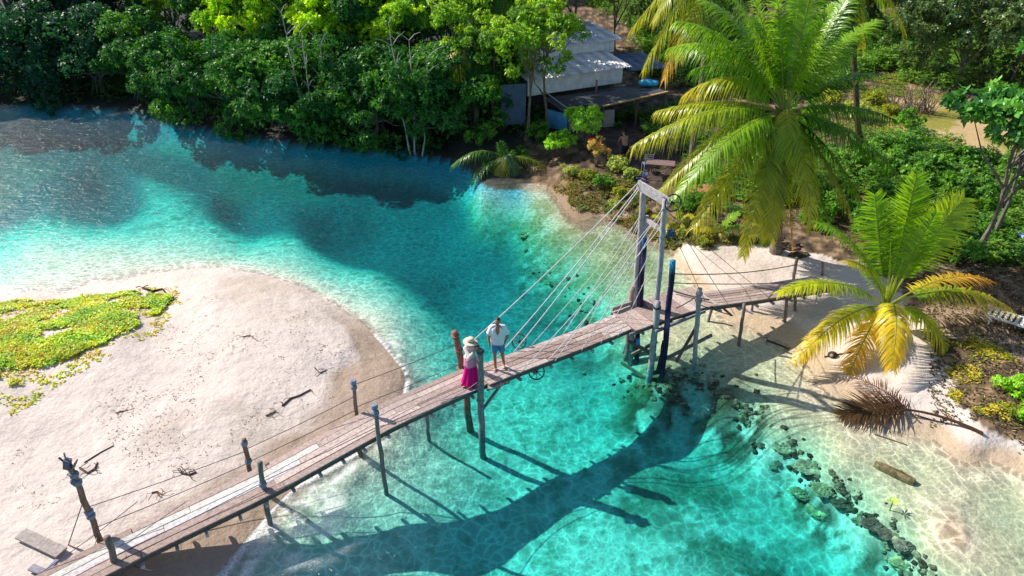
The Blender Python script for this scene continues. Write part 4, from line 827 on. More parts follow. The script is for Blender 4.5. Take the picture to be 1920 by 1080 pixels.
def limbs(root, cs, h, r, cz, n, seed, col=(0.2, 0.17, 0.14), lean=(0, 0), nroots=0, scale=1.0):
    """tapered trunk with limbs running into the crown; cs are clump centres relative to the crown centre"""
    rg = random.Random(seed); mb = MB(); top = Vector((lean[0], lean[1], cz * 0.95)); pts = []
    for k in range(8):
        t = k / 7; pts.append(Vector((lean[0] * t + math.sin(k * 1.1 + seed) * 0.07, lean[1] * t + math.cos(k * 1.4 + seed) * 0.07, -0.3 + (cz * 0.95 + 0.3) * t)))
    mb.tube(pts, [r * (1.35 - 0.3 * min(k, 2) - 0.09 * k) for k in range(8)], 8, col, wob=0.15, seed=seed)
    idx = list(range(len(cs))); rg.shuffle(idx)
    for i in idx[:n]:
        c = Vector(cs[i]) * scale * 0.92 + Vector((0, 0, cz)) + Vector((lean[0], lean[1], 0)); s = pts[rg.randint(3, 6)]
        m1 = s.lerp(c, 0.5) + Vector((rg.uniform(-0.2, 0.2), rg.uniform(-0.2, 0.2), -0.25)); mb.tube([s, s.lerp(m1, 0.5) + Vector((0, 0, 0.05)), m1, c], [r * 0.42, r * 0.32, r * 0.22, r * 0.06], 5, col, seed=i)
    for k in range(nroots):
        a = rg.uniform(0, 6.28); d = Vector((math.cos(a), math.sin(a), 0)); L = rg.uniform(0.5, 1.4); z0 = rg.uniform(0.4, 1.3)
        mb.tube([Vector((0, 0, z0)), d * L * 0.5 + Vector((0, 0, z0 * 0.85)), d * L + Vector((0, 0, -1.0))], [0.04, 0.035, 0.025], 5, col)
    mb.build('trunk', M['bark'], root)
def tree(name, x, y, cz, key, gen, label, cat='tree', group=None, s=1.0, r=0.16, nl=12, seed=0, rz=0.0, mat='leaf', z=None, nroots=0, lean=(0, 0), sc=(1, 1, 1), col=(0.2, 0.17, 0.14)):
    z0 = hz(x, y) if z is None else z; z0 = max(z0, -0.6)
    root = empty(name, (x, y, z0), label, cat, group, rz); me, cs = crown_var(key, *gen[0], **gen[1])
    o = link_mesh('crown', me, M[mat], root); o.location = (lean[0], lean[1], cz); o.scale = (s * sc[0], s * sc[1], s * sc[2])
    limbs(root, cs * np.array(sc), 0, r, cz, nl, seed, col, lean, nroots, s); return root
# mangroves: dense tufted crowns reaching down over the water
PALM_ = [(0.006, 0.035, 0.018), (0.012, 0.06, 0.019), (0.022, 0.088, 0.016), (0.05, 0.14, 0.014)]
PAL_SUNLIT = [(0.03, 0.10, 0.010), (0.09, 0.20, 0.010), (0.19, 0.31, 0.010), (0.27, 0.37, 0.012)]  # sunlight on the tree tops painted into yellow-green leaf colours
PAL_SHADE = [(0.004, 0.027, 0.024), (0.007, 0.042, 0.028), (0.013, 0.058, 0.030)]  # teal shade of the left-hand trees painted into their leaf colours
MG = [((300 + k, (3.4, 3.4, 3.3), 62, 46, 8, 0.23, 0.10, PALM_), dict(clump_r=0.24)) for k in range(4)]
MB_ = [((320 + k, (3.2, 3.2, 3.1), 56, 46, 8, 0.25, 0.11, PAL_SUNLIT), dict(clump_r=0.25)) for k in range(2)]
MD = [((330 + k, (3.6, 3.6, 3.4), 62, 44, 8, 0.24, 0.105, PAL_SHADE), dict(clump_r=0.24)) for k in range(2)]
def mangrove(px, py, back, cz, kind, label, s=1.0, seed=0, group=None, sc=(1, 1, 1), lean=(0, 0)):
    if seed < 20: back -= 1.2; cz -= 1.1; s *= 1.02
    p = P(px, py, 0.0); lst = {'g': MG, 'b': MB_, 'd': MD}[kind]; k = seed % len(lst)
    return tree('mangrove_tree', p.x, p.y + back, cz, kind + str(k), lst[k], label, 'mangrove', group, s, 0.15 * s, 14, seed, seed * 1.3, nroots=8, z=max(hz(p.x, p.y + back), -0.3), sc=sc, lean=lean, col=(0.24, 0.23, 0.21))
front = [
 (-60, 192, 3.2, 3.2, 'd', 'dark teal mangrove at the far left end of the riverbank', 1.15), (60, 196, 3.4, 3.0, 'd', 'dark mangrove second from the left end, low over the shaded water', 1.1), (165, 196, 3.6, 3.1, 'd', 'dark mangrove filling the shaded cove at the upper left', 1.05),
 (255, 205, 3.4, 3.3, 'g', 'mangrove at the corner where the dark cove turns into the sunlit bank', 0.95), (345, 232, 3.0, 3.0, 'g', 'rounded mangrove just right of the sunlit corner tree', 0.95), (435, 250, 2.9, 3.1, 'g', 'mangrove below the bright yellow green tree tops', 0.95),
 (520, 262, 2.9, 2.9, 'g', 'mangrove with shaded skirts in the middle of the upper bank', 0.95), (610, 272, 2.9, 3.2, 'g', 'broad mangrove hanging low over the dark water edge', 0.95), (700, 280, 2.8, 3.0, 'g', 'mangrove left of the lattice reflection on the water', 0.95), (785, 288, 2.8, 3.1, 'g', 'last low mangrove before the house trees', 0.95), (850, 290, 3.2, 3.2, 'g', 'dim mangrove behind the young leaning palm', 0.9), (905, 292, 4.4, 3.4, 'g', 'last shaded mangrove next to the slender pale trunks', 0.75)]
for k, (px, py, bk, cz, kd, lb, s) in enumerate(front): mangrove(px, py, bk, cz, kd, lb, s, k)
second = [
 (-90, 192, 8.5, 6.0, 'd', 'tall dark mangrove behind the far left end of the bank', 1.3), (60, 192, 8.5, 6.0, 'd', 'tall blue green mangrove behind the upper left cove', 1.25), (190, 196, 9.0, 5.2, 'd', 'dark tree top left of the sunlit corner', 1.1),
 (262, 208, 7.2, 6.4, 'b', 'bright yellow green tree top at the sunlit corner of the bank', 0.95), (370, 225, 7.4, 6.6, 'g', 'deep green tree between two bright yellow green ones', 1.0), (435, 255, 6.2, 6.3, 'b', 'brightest yellow green tree top in the middle of the mangroves', 0.95),
 (520, 262, 7.2, 6.4, 'g', 'green tree right of the brightest yellow green top', 1.0), (590, 272, 6.2, 6.2, 'b', 'bright tree with pale bare twigs over the bank', 0.85), (660, 276, 7.0, 6.6, 'g', 'full green tree behind the lattice reflection', 1.0), (745, 283, 6.2, 6.2, 'b', 'light green tree next to the feathery palm', 0.9), (815, 288, 7.4, 6.4, 'g', 'green tree behind the pale drooping frond', 0.95)]
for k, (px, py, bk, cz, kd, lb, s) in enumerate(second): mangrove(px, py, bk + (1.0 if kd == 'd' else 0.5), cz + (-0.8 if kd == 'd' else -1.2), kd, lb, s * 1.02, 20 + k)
third = [(-60, 194, 15), (60, 194, 15), (180, 200, 15), (285, 214, 13), (390, 240, 12), (480, 258, 12), (570, 268, 12), (660, 278, 12), (750, 284, 12), (840, 290, 12), (930, 300, 13)]
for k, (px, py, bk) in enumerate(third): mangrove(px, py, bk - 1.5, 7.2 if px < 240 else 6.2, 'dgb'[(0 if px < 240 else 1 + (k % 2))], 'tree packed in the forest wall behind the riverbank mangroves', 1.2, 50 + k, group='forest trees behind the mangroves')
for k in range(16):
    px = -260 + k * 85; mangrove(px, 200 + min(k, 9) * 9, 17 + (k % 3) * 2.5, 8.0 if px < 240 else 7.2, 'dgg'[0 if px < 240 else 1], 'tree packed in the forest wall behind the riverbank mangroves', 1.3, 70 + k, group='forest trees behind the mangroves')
for px, py, h_, lb, sd_ in ((781, 290, 7.2, 'bare pale stemmed tree in front of the mangroves left of the pale drooping frond', 5), (596, 268, 7.4, 'bare pale twiggy tree top poking out of the mangroves', 6)):
    w = P(px, py, 0); w.y -= 0.2; root = empty('bare_tree', w, lb, 'tree'); rg = random.Random(sd_); mb = MB(); PC = (0.50, 0.47, 0.44)
    for q in range(3):
        x0 = (q - 1) * 0.35; pts = [Vector((x0 * (1 + k * .25) + rg.uniform(-.08, .08), rg.uniform(-.08, .08) + (1.0 if k == 0 else 0), -0.8 + (h_ * (1 - .12 * q) + .8) * k / 7)) for k in range(8)]; mb.tube(pts, [.055 * (1 - .1 * k) for k in range(8)], 6, PC)
        for k in range(3, 8):
            for _ in range(2):
                a = rg.uniform(0, 6.28); e = pts[k] + Vector((math.cos(a) * rg.uniform(.4, 1.0), math.sin(a) * .5, rg.uniform(.3, .8))); mb.tube([pts[k], pts[k].lerp(e, .5) + Vector((0, 0, .1)), e], [.022, .016, .006], 4, PC, cap=False)
    mb.build('trunk', M['bark'], root)
# trees round the house
PALH = [(0.02, 0.06, 0.015), (0.05, 0.12, 0.015), (0.10, 0.20, 0.02), (0.20, 0.28, 0.03)]
LT = [((400 + k, (2.4, 2.2, 2.2), 34, 34, 7, 0.20, 0.10, PALH), dict(clump_r=0.24, shell=(0.45, 1.05))) for k in range(2)]
def htree(px, py, Y_, cz, v, label, s=1.0, lean=(0, 0), r=0.12, seed=0, name='tree', nl=9, cat='tree', sc=(1, 1, 1), mat='leaf', base_z=None):
    w = G(px, py) if Y_ is None else Vector((Py(px, py, Y_).x, Y_, 0)); return tree(name, w.x, w.y, cz, 'h' + str(v), LT[v], label, cat, None, s, r, nl, seed, seed * 0.9, mat=mat, lean=lean, sc=sc, col=(0.22, 0.17, 0.13))
htree(985, 262, None, 5.3, 0, 'slender tree with a leaning pale trunk left of the white house wall', 0.95, lean=(-0.7, 0.3), r=0.14, seed=3)
htree(1024, 248, None, 5.6, 1, 'slender tree whose trunk crosses the corner of the blue wall', 0.85, lean=(0.3, 0.2), r=0.13, seed=4)
htree(925, 250, None, 4.4, 1, 'thin light green sapling between mangroves and house', 0.8, lean=(-0.3, 0), r=0.07, seed=5)
htree(1000, 150, None, 6.0, 0, 'leafy tree hiding the left end of the upper roof', 1.0, seed=6); htree(1075, 130, None, 6.6, 1, 'sunlit tree standing behind the upper roof', 1.05, seed=7); htree(1150, 122, None, 6.8, 0, 'tree behind the right end of the upper roof', 1.0, seed=8)
htree(1230, 110, None, 6.5, 1, 'green tree behind the hanging yellow palm fronds', 1.1, seed=9)
htree(880, 225, None, 5.6, 0, 'light green tree crown in front of the palm with the pale drooping frond', 0.85, seed=10, r=0.10)
htree(935, 200, None, 6.4, 1, 'leafy tree between the feathery palm and the left end of the roofs', 1.0, seed=11, r=0.12)
PALR = [(0.02, 0.05, 0.02), (0.05, 0.10, 0.035), (0.10, 0.15, 0.05), (0.16, 0.20, 0.08)]
RT = [((420 + k, (3.6, 3.0, 3.0), 60, 42, 7, 0.22, 0.12, PALR), dict(clump_r=0.22)) for k in range(2)]
for k, (px, py, cz, s, lb) in enumerate(((1720, 150, 3.2, 0.8, 'olive green bushy tree behind the pile of dry branches'), (1800, 168, 3.4, 1.0, 'dark olive tree at the back of the sunny lawn'), (1900, 172, 3.4, 1.0, 'dark olive tree at the upper right edge behind the lawn'), (1990, 175, 3.6, 1.0, 'dark tree past the right side of the lawn'))):
    w = G(px, py); tree('tree', w.x, w.y + 0.5, cz, 'r' + str(k % 2), RT[k % 2], lb, 'tree', None, s, 0.15, 10, 80 + k, k * 1.7, mat='gloss')
for k in range(11):
    px = 1220 + k * 95; w = G(px, 75 - (k % 3) * 14); tree('tree', w.x, w.y, 4.6, 'r' + str(k % 2), RT[k % 2], 'tree in the dark row at the very back of the garden', 'tree', 'trees at the back of the garden', 1.25, 0.18, 8, 95 + k, k * 2.1, mat='leaf')
for k in range(12):
    px = 900 + k * 110; w = P(px, -20, 1.8); tree('tree', w.x, min(w.y, 90) + (k % 2) * 4, 7.0, 'r' + str(k % 2), RT[k % 2], 'tree in the dark row at the very back of the garden', 'tree', 'trees at the back of the garden', 1.7, 0.2, 6, 120 + k, k * 2.1)
# broad-leaved tree at the right edge (large shiny leaves)
PALA = [(0.02, 0.09, 0.03), (0.05, 0.16, 0.04), (0.10, 0.26, 0.05), (0.15, 0.32, 0.05)]
w = Py(1905, 232, 24.5); z0 = hz(w.x + 0.6, 24.8)
tree('broadleaf_tree', w.x + 0.6, 24.8, w.z - z0 + 0.1, 'almond', ((440, (3.1, 2.0, 0.75), 46, 16, 8, 0.30, 0.17, PALA), dict(clump_r=0.26, squash=0.6)), 'low spreading tree with large glossy leaves at the right edge of the lawn', 'tree', None, 1.0, 0.14, 16, 5, 0.0, mat='gloss')
w = Py(1930, 120, 26.0); z0 = hz(w.x + 1.0, 26.0)
tree('broadleaf_tree', w.x + 1.0, 26.0, w.z - z0 + 0.2, 'almond2', ((441, (1.6, 1.3, 1.0), 16, 14, 8, 0.30, 0.16, PALA), dict(clump_r=0.3)), 'large leaved branch tips entering at the right edge above the lawn', 'tree', None, 1.0, 0.10, 8, 6, 0.0, mat='gloss')

# ------------------------------------------------------------------ house by the river
def slab(mb, pts, th, col):
    """polygon (3D, in order) given thickness downward"""
    pts = [Vector(p) for p in pts]; n = len(pts); nr = (pts[1] - pts[0]).cross(pts[2] - pts[0]).normalized()
    if nr.z < 0: nr = -nr
    vs = pts + [p - nr * th for p in pts]; mb.add(vs, [tuple(range(n)), tuple(reversed(range(n, 2 * n)))] + [((i + 1) % n, i, n + i, n + (i + 1) % n) for i in range(n)], col)
def sheet_roof(name, a, b_, c, d, parent, col, rib=0.19, hgt=0.035, th=0.02, label=None, seed=0):
    """corrugated roof between eave a-b and ridge d-c"""
    a, b_, c, d = map(Vector, (a, b_, c, d)); n = int((b_ - a).length / rib * 4); nr = (b_ - a).cross(d - a).normalized(); nr = nr if nr.z > 0 else -nr; V = []; F = []; K = []; rg = random.Random(seed)
    for i in range(n + 1):
        t = i / n; h = math.sin(i * math.pi / 2) * hgt; f = 1 + 0.18 * math.sin(i * 0.37 + seed) + rg.uniform(-0.05, 0.05)
        for q in range(7):
            s_ = q / 6; p = a.lerp(b_, t).lerp(d.lerp(c, t), s_) + nr * h; V.append(p); K.append(tuple(x * f * (0.9 + 0.2 * rg.random()) for x in col))
    m = len(V)
    for p in list(V): V.append(p - nr * th)
    K += K[:m]
    for i in range(n):
        for q in range(6):
            k = i * 7 + q; F.append((k, k + 7, k + 8, k + 1)); F.append((m + k, m + k + 1, m + k + 8, m + k + 7))
    for i in range(n):
        for q in (0, 6): k = i * 7 + q; F.append((k, k + 7, m + k + 7, m + k) if q else (k + 7, k, m + k, m + k + 7))
    mb = MB(); mb.add(V, F); mb.c = K; o = mb.build(name, M['sheet'], parent, rel=parent.location); return tag(o, label)
hA = Py(988, 180, 42.0); hB = Py(1166, 134, 45.2)
zl = min(hA.z, hB.z); hdir = (hB - hA); hdir.z = 0; hL = hdir.length; hdir.normalize(); hn = Vector((-hdir.y, hdir.x, 0))     # hn points away from the camera
g0 = hz(hA.x, hA.y)
house = empty('house', Vector((hA.x, hA.y, 1.0)), 'low white house with rusty sheet roofs and a dark awning behind the river trees', 'house')
def HP(u, v, z): return Vector((hA.x, hA.y, 0)) + hdir * u + hn * v + Vector((0, 0, z))
def hbox(name, u0, u1, v0, v1, z0, z1, col, mat='paint', label=None, parent=None):
    mb = MB(); vs = [HP(u, v, z) for u in (u0, u1) for v in (v0, v1) for z in (z0, z1)]
    mb.add(vs, [(0, 1, 3, 2), (4, 6, 7, 5), (0, 4, 5, 1), (2, 3, 7, 6), (0, 2, 6, 4), (1, 5, 7, 3)], col); o = mb.build(name, M[mat], parent or house, rel=house.location); return tag(o, label)
zf = hA.z; zt = zf + 0.95; WH = (0.82, 0.80, 0.80)
hbox('fascia', 0, hL, -0.08, 0.05, zf, zt, WH, label='long whitewashed board wall under the roof edge')
hbox('wall', 0.6, hL - 0.1, 0.9, 4.6, 0.4, zf + 0.3, (0.05, 0.045, 0.05), label='dark shade-coloured back wall under the fascia')  # black shade under the awning painted into this wall colour
sheet_roof('roof', HP(-0.2, -0.35, zt + 0.02), HP(hL + 0.5, -0.35, zt + 0.04), HP(hL + 0.5, 2.6, zt + 0.45), HP(-0.2, 2.6, zt + 0.45), house, (0.80, 0.76, 0.76), seed=1, label='lower sheet roof with rust streaks')
hbox('fascia', 1.4, hL + 1.2, 2.62, 2.72, zt + 0.3, zt + 1.05, WH)
sheet_roof('roof', HP(1.0, 2.3, zt + 1.1), HP(hL + 1.7, 2.3, zt + 1.1), HP(hL + 1.7, 6.2, zt + 1.6), HP(1.0, 6.2, zt + 1.6), house, (0.78, 0.75, 0.76), seed=2, label='upper sheet roof under the trees')
sheet_roof('roof', HP(hL + 0.2, -0.2, zt - 0.25), HP(hL + 3.6, -0.2, zt - 0.4), HP(hL + 3.6, 2.6, zt + 0.05), HP(hL + 0.2, 2.6, zt + 0.15), house, (0.12, 0.17, 0.25), seed=3, label='blue grey lean-to roof at the right end')
# awning in front
aw = [Py(1062, 214, 40.0), Py(1252, 172, 41.6), HP(hL + 1.4, -0.4, zf - 0.12), HP(0.9, -0.4, zf - 0.15)]
mb = MB(); slab(mb, aw, 0.03, (0.045, 0.05, 0.06)); tag(mb.build('awning', M['sheet'], house, rel=house.location), 'dark sagging awning')
for a, b_ in ((0.15, 0.30), (0.45, 0.62), (0.66, 0.80)):
    mb = MB(); e = Vector((0, 0, 0.035)); q = [aw[0].lerp(aw[1], a) + e, aw[0].lerp(aw[1], b_) + e, aw[3].lerp(aw[2], b_) + e, aw[3].lerp(aw[2], a) + e]; q2 = [q[0].lerp(q[3], 0.12), q[1].lerp(q[2], 0.12), q[1].lerp(q[2], 0.9), q[0].lerp(q[3], 0.9)]; slab(mb, q2, 0.02, ((0.05, 0.09, 0.13), (0.025, 0.02, 0.02), (0.10, 0.085, 0.08))[int(a * 10) % 3]); mb.build('awning_panel', M['sheet'], house, rel=house.location)
mb = MB(); mb.bar(aw[0].lerp(aw[1], 0.35) + Vector((0, -0.05, 0)), aw[1] + Vector((0, -0.05, 0.02)), 0.16, 0.06, col=(0.42, 0.28, 0.12)); mb.bar(aw[0] + Vector((0, -0.05, -0.02)), aw[0].lerp(aw[1], 0.35) + Vector((0, -0.05, -0.01)), 0.12, 0.05, col=(0.10, 0.08, 0.08)); tag(mb.build('eave_board', M['wood'], house, rel=house.location), 'worn yellow brown board along the awning edge')
for t in (0.02, 0.36, 0.7, 0.98):
    p = aw[0].lerp(aw[1], t) + Vector((0, 0.1, 0)); mb = MB(); mb.tube([Vector((p.x, p.y, 0.5)), p], 0.06, 7, (0.14, 0.10, 0.08)); mb.build('post', M['pole'], house, rel=house.location)
p = HP(hL * 0.62, -1.0, zf - 0.1); mb = MB(); mb.tube([p, p + Vector((0, 0, 0.75))], 0.06, 7, (0.30, 0.22, 0.17)); mb.build('post', M['pole'], house, rel=house.location)
# blue painted low wall at the corner and grey wall along the front
w0 = G(1024, 236); w1_ = G(1064, 246); w2 = G(1150, 238)
mb = MB(); mb.bar(w0 + Vector((0, 0, 0.45)), w1_ + Vector((0, 0, 0.45)), 0.12, 1.1, col=(0.12, 0.45, 0.80)); tag(mb.build('wall', M['paint'], house, rel=house.location), 'low wall painted bright blue')
mb = MB(); mb.bar(w1_ + Vector((0.07, 0, 0.55)), w2 + Vector((0, 0, 0.55)), 0.12, 1.0, col=(0.36, 0.34, 0.33)); tag(mb.build('wall', M['paint'], house, rel=house.location), 'low grey wall below the awning')
w3 = G(940, 248); w4 = G(985, 246); mb = MB(); mb.bar(w3 + Vector((0, 0, 1.6)), w4 + Vector((0, 0, 1.6)), 0.1, 2.3, col=(0.10, 0.17, 0.28)); tag(mb.build('wall', M['paint'], house, rel=house.location), 'blue grey side wall behind the slender trunks')
mb = MB(); rr = MB(); a = w0 + Vector((-0.1, 0, 2.0)); mb.tube([a, w1_ + Vector((0.1, -0.1, 1.25))], 0.035, 6, (0.45, 0.42, 0.4)); mb.build('sloping_rail', M['wood'], house, rel=house.location)
# blue plastic tarp bundled at the end of the awning
tp = aw[1].lerp(aw[2], 0.62) + Vector((-0.25, 0, 0.18)); mb = MB(); mb.ball((0, 0, 0), (0.62, 0.45, 0.20), (0.06, 0.42, 0.62), 14, 8); o = mb.build('tarp', M['paint'], None, smooth=True)
for v in o.data.vertices: n_ = mnoise.noise(v.co * 4.0); v.co *= 1 + 0.25 * n_; v.co.z += 0.05 * n_
o.location = tp; tag(o, 'bright blue folded tarp on the right end of the awning', 'tarp')

# ------------------------------------------------------------------ shrubs, bromeliads, creeping plants
SH = {}
def shrub(px, py, kind, label, s=1.0, seed=0, cat='shrub', name='shrub', mat='leaf', flowers=None, group=None, hgt=None, w=None):
    w = w if w is not None else G(px, py); root = empty(name, w, label, cat, group, seed * 1.1)
    pal, R, ncl, ll, lw = kind; key = ('s', str(pal), seed % 2, R)
    me, cs = crown_var(key, 500 + seed % 2 + int(R[0] * 10), R, ncl, 22, 6, ll, lw, pal, clump_r=0.36, shell=(0.3, 1.0))
    o = link_mesh('foliage', me, M[mat], root); zc = R[2] * s * 0.75 if hgt is None else hgt; o.location = (0, 0, zc); o.scale = (s, s, s)
    rg = random.Random(seed); mb = MB()
    for c in cs[:7]:
        c = Vector(c) * s; mb.tube([Vector((rg.uniform(-.05, .05), rg.uniform(-.05, .05), -0.1)), Vector((c.x * .4, c.y * .4, zc * .5)), c + Vector((0, 0, zc))], [0.03 * s + .01, 0.025 * s, 0.008], 5, (0.22, 0.17, 0.12))
    mb.build('stem', M['bark'], root)
    if flowers:
        for k in range(flowers[0]):
            c = Vector(cs[k % len(cs)]) * s * 1.15 + Vector((0, -0.15, zc)); fb_ = MB()
            for q in range(7):
                a = q * 0.9; fb_.add([c, c + Vector((math.cos(a) * .15, math.sin(a) * .08 - .05, .06 + .08 * math.sin(a * 2))), c + Vector((math.cos(a + .5) * .21, math.sin(a + .5) * .12 - .09, .11)), c + Vector((math.cos(a + .9) * .15, math.sin(a + .9) * .08 - .05, .03))], [(0, 1, 2, 3)], flowers[1])
            fb_.build('flower', M['cloth'], root)
    return root
SPB = [(0.10, 0.22, 0.02), (0.16, 0.30, 0.03), (0.05, 0.13, 0.02)]; SD = [(0.02, 0.07, 0.02), (0.05, 0.13, 0.02), (0.08, 0.17, 0.02)]; SY = [(0.08, 0.13, 0.02), (0.16, 0.17, 0.02), (0.04, 0.09, 0.02)]; SM = [(0.10, 0.16, 0.06), (0.20, 0.24, 0.08), (0.04, 0.10, 0.03)]; SB = [(0.26, 0.17, 0.11), (0.20, 0.20, 0.07), (0.34, 0.20, 0.12)]
Kb = (SPB, (0.95, 0.75, 0.5), 16, 0.15, 0.085); Kd = (SD, (0.9, 0.8, 0.6), 18, 0.15, 0.08); Ky = (SY, (0.6, 0.5, 0.4), 14, 0.14, 0.05); Km = (SM, (0.7, 0.6, 0.5), 16, 0.11, 0.06); Kr = (SB, (0.5, 0.45, 0.6), 12, 0.12, 0.05)
shrub(1048, 290, Kb, 'bright green flat topped shrub on the bank below the blue wall', 1.0, 1, hgt=0.7, mat='leaf'); shrub(1098, 275, Kb, 'bright green shrub with red blooms in front of the grey wall', 1.3, 2, hgt=1.4, flowers=(4, (0.75, 0.03, 0.03)))
shrub(1118, 312, Kr, 'reddish leafless looking shrub with scarlet flowers', 1.1, 3, hgt=0.9, flowers=(6, (0.8, 0.03, 0.02)))
shrub(1152, 325, Km, 'pale variegated shrub beside the shaded terrace', 1.0, 4); shrub(1182, 338, Km, 'pale variegated shrub left of the tower top', 0.8, 5); shrub(1100, 335, Ky, 'yellow green bromeliad clump under the scarlet flowers', 0.7, 6); shrub(1165, 372, Ky, 'yellow leaved shrub directly left of the tower', 0.8, 7)
shrub(1068, 330, Km, 'small grey green shrub at the top of the earth bank', 0.7, 8); shrub(1130, 352, Kd, 'low green bush in the middle of the earth bank', 0.6, 9); shrub(1150, 392, Km, 'small olive bush at the foot of the earth bank', 0.5, 10); shrub(1205, 402, Ky, 'yellow green weeds behind the tower legs', 0.6, 11)
shrub(1300, 392, Kd, 'dark green bush under the big palm next to the round table', 0.8, 12); shrub(1280, 445, Ky, 'yellow creeper clump on the beach edge right of the tower', 0.6, 13); shrub(1322, 458, Ky, 'yellow creeper clump left of the little spiky palm', 0.55, 14); shrub(1245, 440, Km, 'pale low bush just behind the tower cross bar', 0.5, 15)
shrub(1010, 262, Kd, 'dim bush in the shade between the slender trunks', 0.9, 16); shrub(900, 262, Kd, 'dim bush on the bank behind the leaning young palm', 1.0, 17); shrub(975, 300, Kd, 'dim low bush right of the leaning young palm', 0.6, 18)
for k, (px, py, kd, lb, s) in enumerate(((1560, 395, Kd, 'green bush behind the upright fronds of the small palm', 1.2), (1640, 330, Kd, 'green bush right of the big palm crown', 1.3), (1700, 300, Kd, 'green bush at the near edge of the sunny lawn', 1.1), (1790, 318, Kd, 'spiky dark bush below the lawn', 1.2), (1870, 335, Kd, 'dark green bush left of the broad leaved tree trunk', 1.2), (1740, 352, Kd, 'deep green bush in the middle of the shaded hedge', 1.3),
      (1820, 385, Kd, 'dark bush at the right of the shaded hedge', 1.2), (1668, 392, Kd, 'dark bush behind the tallest upright frond', 1.1), (1775, 430, Kd, 'green shrub right of the small palm top fronds', 1.0), (1800, 490, Kd, 'shrub with small yellow blooms above the orange frond', 0.9), (1722, 470, Kd, 'dark shrub behind the small palm', 0.9), (1860, 450, Kd, 'shaded shrub left of the small blue topped box', 0.8),
      (1640, 195, Ky, 'golden yellow shrub near the dry branches', 1.3), (1668, 215, Ky, 'yellow flowering shrub below the golden one', 0.9), (1600, 225, Km, 'pale green shrub behind the big palm fronds', 1.3), (1555, 200, Ky, 'yellow green shrub seen through the big palm crown', 1.4), (1510, 240, Kd, 'green bush directly behind the big palm crown', 1.3), (1700, 240, Kd, 'dark low bush in front of the dry branches', 0.9), (1905, 740, Kb, 'bright green shrub at the right edge beside the brown ground', 0.6), (1895, 780, Ky, 'yellow green plant at the right edge above the beach', 0.5), (1925, 790, Kb, 'leafy green plant cut by the right edge of the beach', 0.5),
      (1450, 330, Kd, 'dark bush behind the big palm trunk', 1.3), (1530, 420, Kd, 'shaded bush between the two nearest palms', 0.8), (1620, 440, Kd, 'bush behind the left fronds of the small palm', 0.9))):
    shrub(px, py, kd, lb, s, 30 + k, flowers=(4, (0.8, 0.55, 0.02)) if 'blooms' in lb else None)
# dry branch pile
w = G(1708, 210); dbr = empty('dry_branches', w, 'pile of bare grey brown branches behind the lawn', 'branch pile'); mb = MB(); rg = random.Random(77)
for k in range(110):
    a = rg.uniform(0, 6.28); b0 = Vector((rg.uniform(-1.5, 1.2), rg.uniform(-.6, .6), 0)); e = b0 + Vector((math.cos(a) * rg.uniform(.3, 1.2), math.sin(a) * .5, rg.uniform(.6, 2.0))); mb.tube([b0, b0.lerp(e, .5) + Vector((rg.uniform(-.2, .2), 0, .1)), e], [.03, .02, .008], 4, rg.choice([(0.35, 0.26, 0.18), (0.45, 0.36, 0.27), (0.22, 0.16, 0.11)]), cap=False)
mb.build('branches', M['bark'], dbr)
# person working between the plants far right
# ------------------------------------------------------------------ creeping plant on the spit, leaf litter
def scatter(name, poly, n, ll, lw, pal, label, cat, seed, z0=0.03, zr=0.10, dens=None, mat='leaf', flat=0.5, rad=None):
    rg = np.random.RandomState(seed); xs_ = [p[0] for p in poly]; ys_ = [p[1] for p in poly]
    wp = [P(x, y, 0.5) for x, y in poly]; X = rg.uniform(min(p.x for p in wp), max(p.x for p in wp), n * 4); Y = rg.uniform(min(p.y for p in wp), max(p.y for p in wp), n * 4)
    U, V = uv_np(X, Y, 0.5); U = U + (fbm(X, Y, .9, seed) - .47) * 60; V = V + (fbm(X, Y, .9, seed + 3) - .47) * 40; ok = inpoly(poly, U, V)
    if dens: ok &= fbm(X, Y, dens[0], seed + 5) > dens[1] + rg.uniform(-.1, .1, len(X))
    X = X[ok][:n]; Y = Y[ok][:n]; n = len(X); Z = height(X, Y); ok = Z > -0.02; X, Y, Z = X[ok], Y[ok], Z[ok]; n = len(X)
    nl = 5 if rad is None else rad; ti = np.repeat(np.arange(n), nl); m = len(ti); a = rg.uniform(0, 6.283, m); el = rg.uniform(-.1, 1.1, m) * flat
    d = np.stack([np.cos(a) * np.cos(el), np.sin(a) * np.cos(el), np.sin(el)], 1); hgt_ = z0 + zr * rg.rand(n) * (fbm(X, Y, 1.0, seed + 9) * 1.6)
    p = np.stack([X, Y, Z + hgt_], 1)[ti] + rg.normal(0, ll * .25, (m, 3)) * [1, 1, .3]; w_ = np.cross(d, [0, 0, 1.0]); w_ /= np.linalg.norm(w_, axis=1, keepdims=True)
    w_[:, 2] += rg.uniform(-.4, .4, m); L = ll * rg.uniform(.6, 1.3, (m, 1)); W_ = lw * rg.uniform(.7, 1.3, (m, 1))
    VV_ = np.stack([p, p + d * L * .5 + w_ * W_ / 2, p + d * L, p + d * L * .5 - w_ * W_ / 2], 1).reshape(-1, 3); pal = np.array(pal); pk = pal[np.minimum((rg.rand(m) * .5 + (fbm(X, Y, .7, seed + 13)[ti] - .1) * .7).clip(0, .999) * len(pal), len(pal) - 1).astype(int)] * rg.uniform(.75, 1.25, (m, 1))
    o = link_mesh(name, np_mesh(name, VV_, np.arange(m * 4).reshape(-1, 4), np.repeat(pk, 4, 0)), M[mat]); return tag(o, label, cat, kind='stuff')
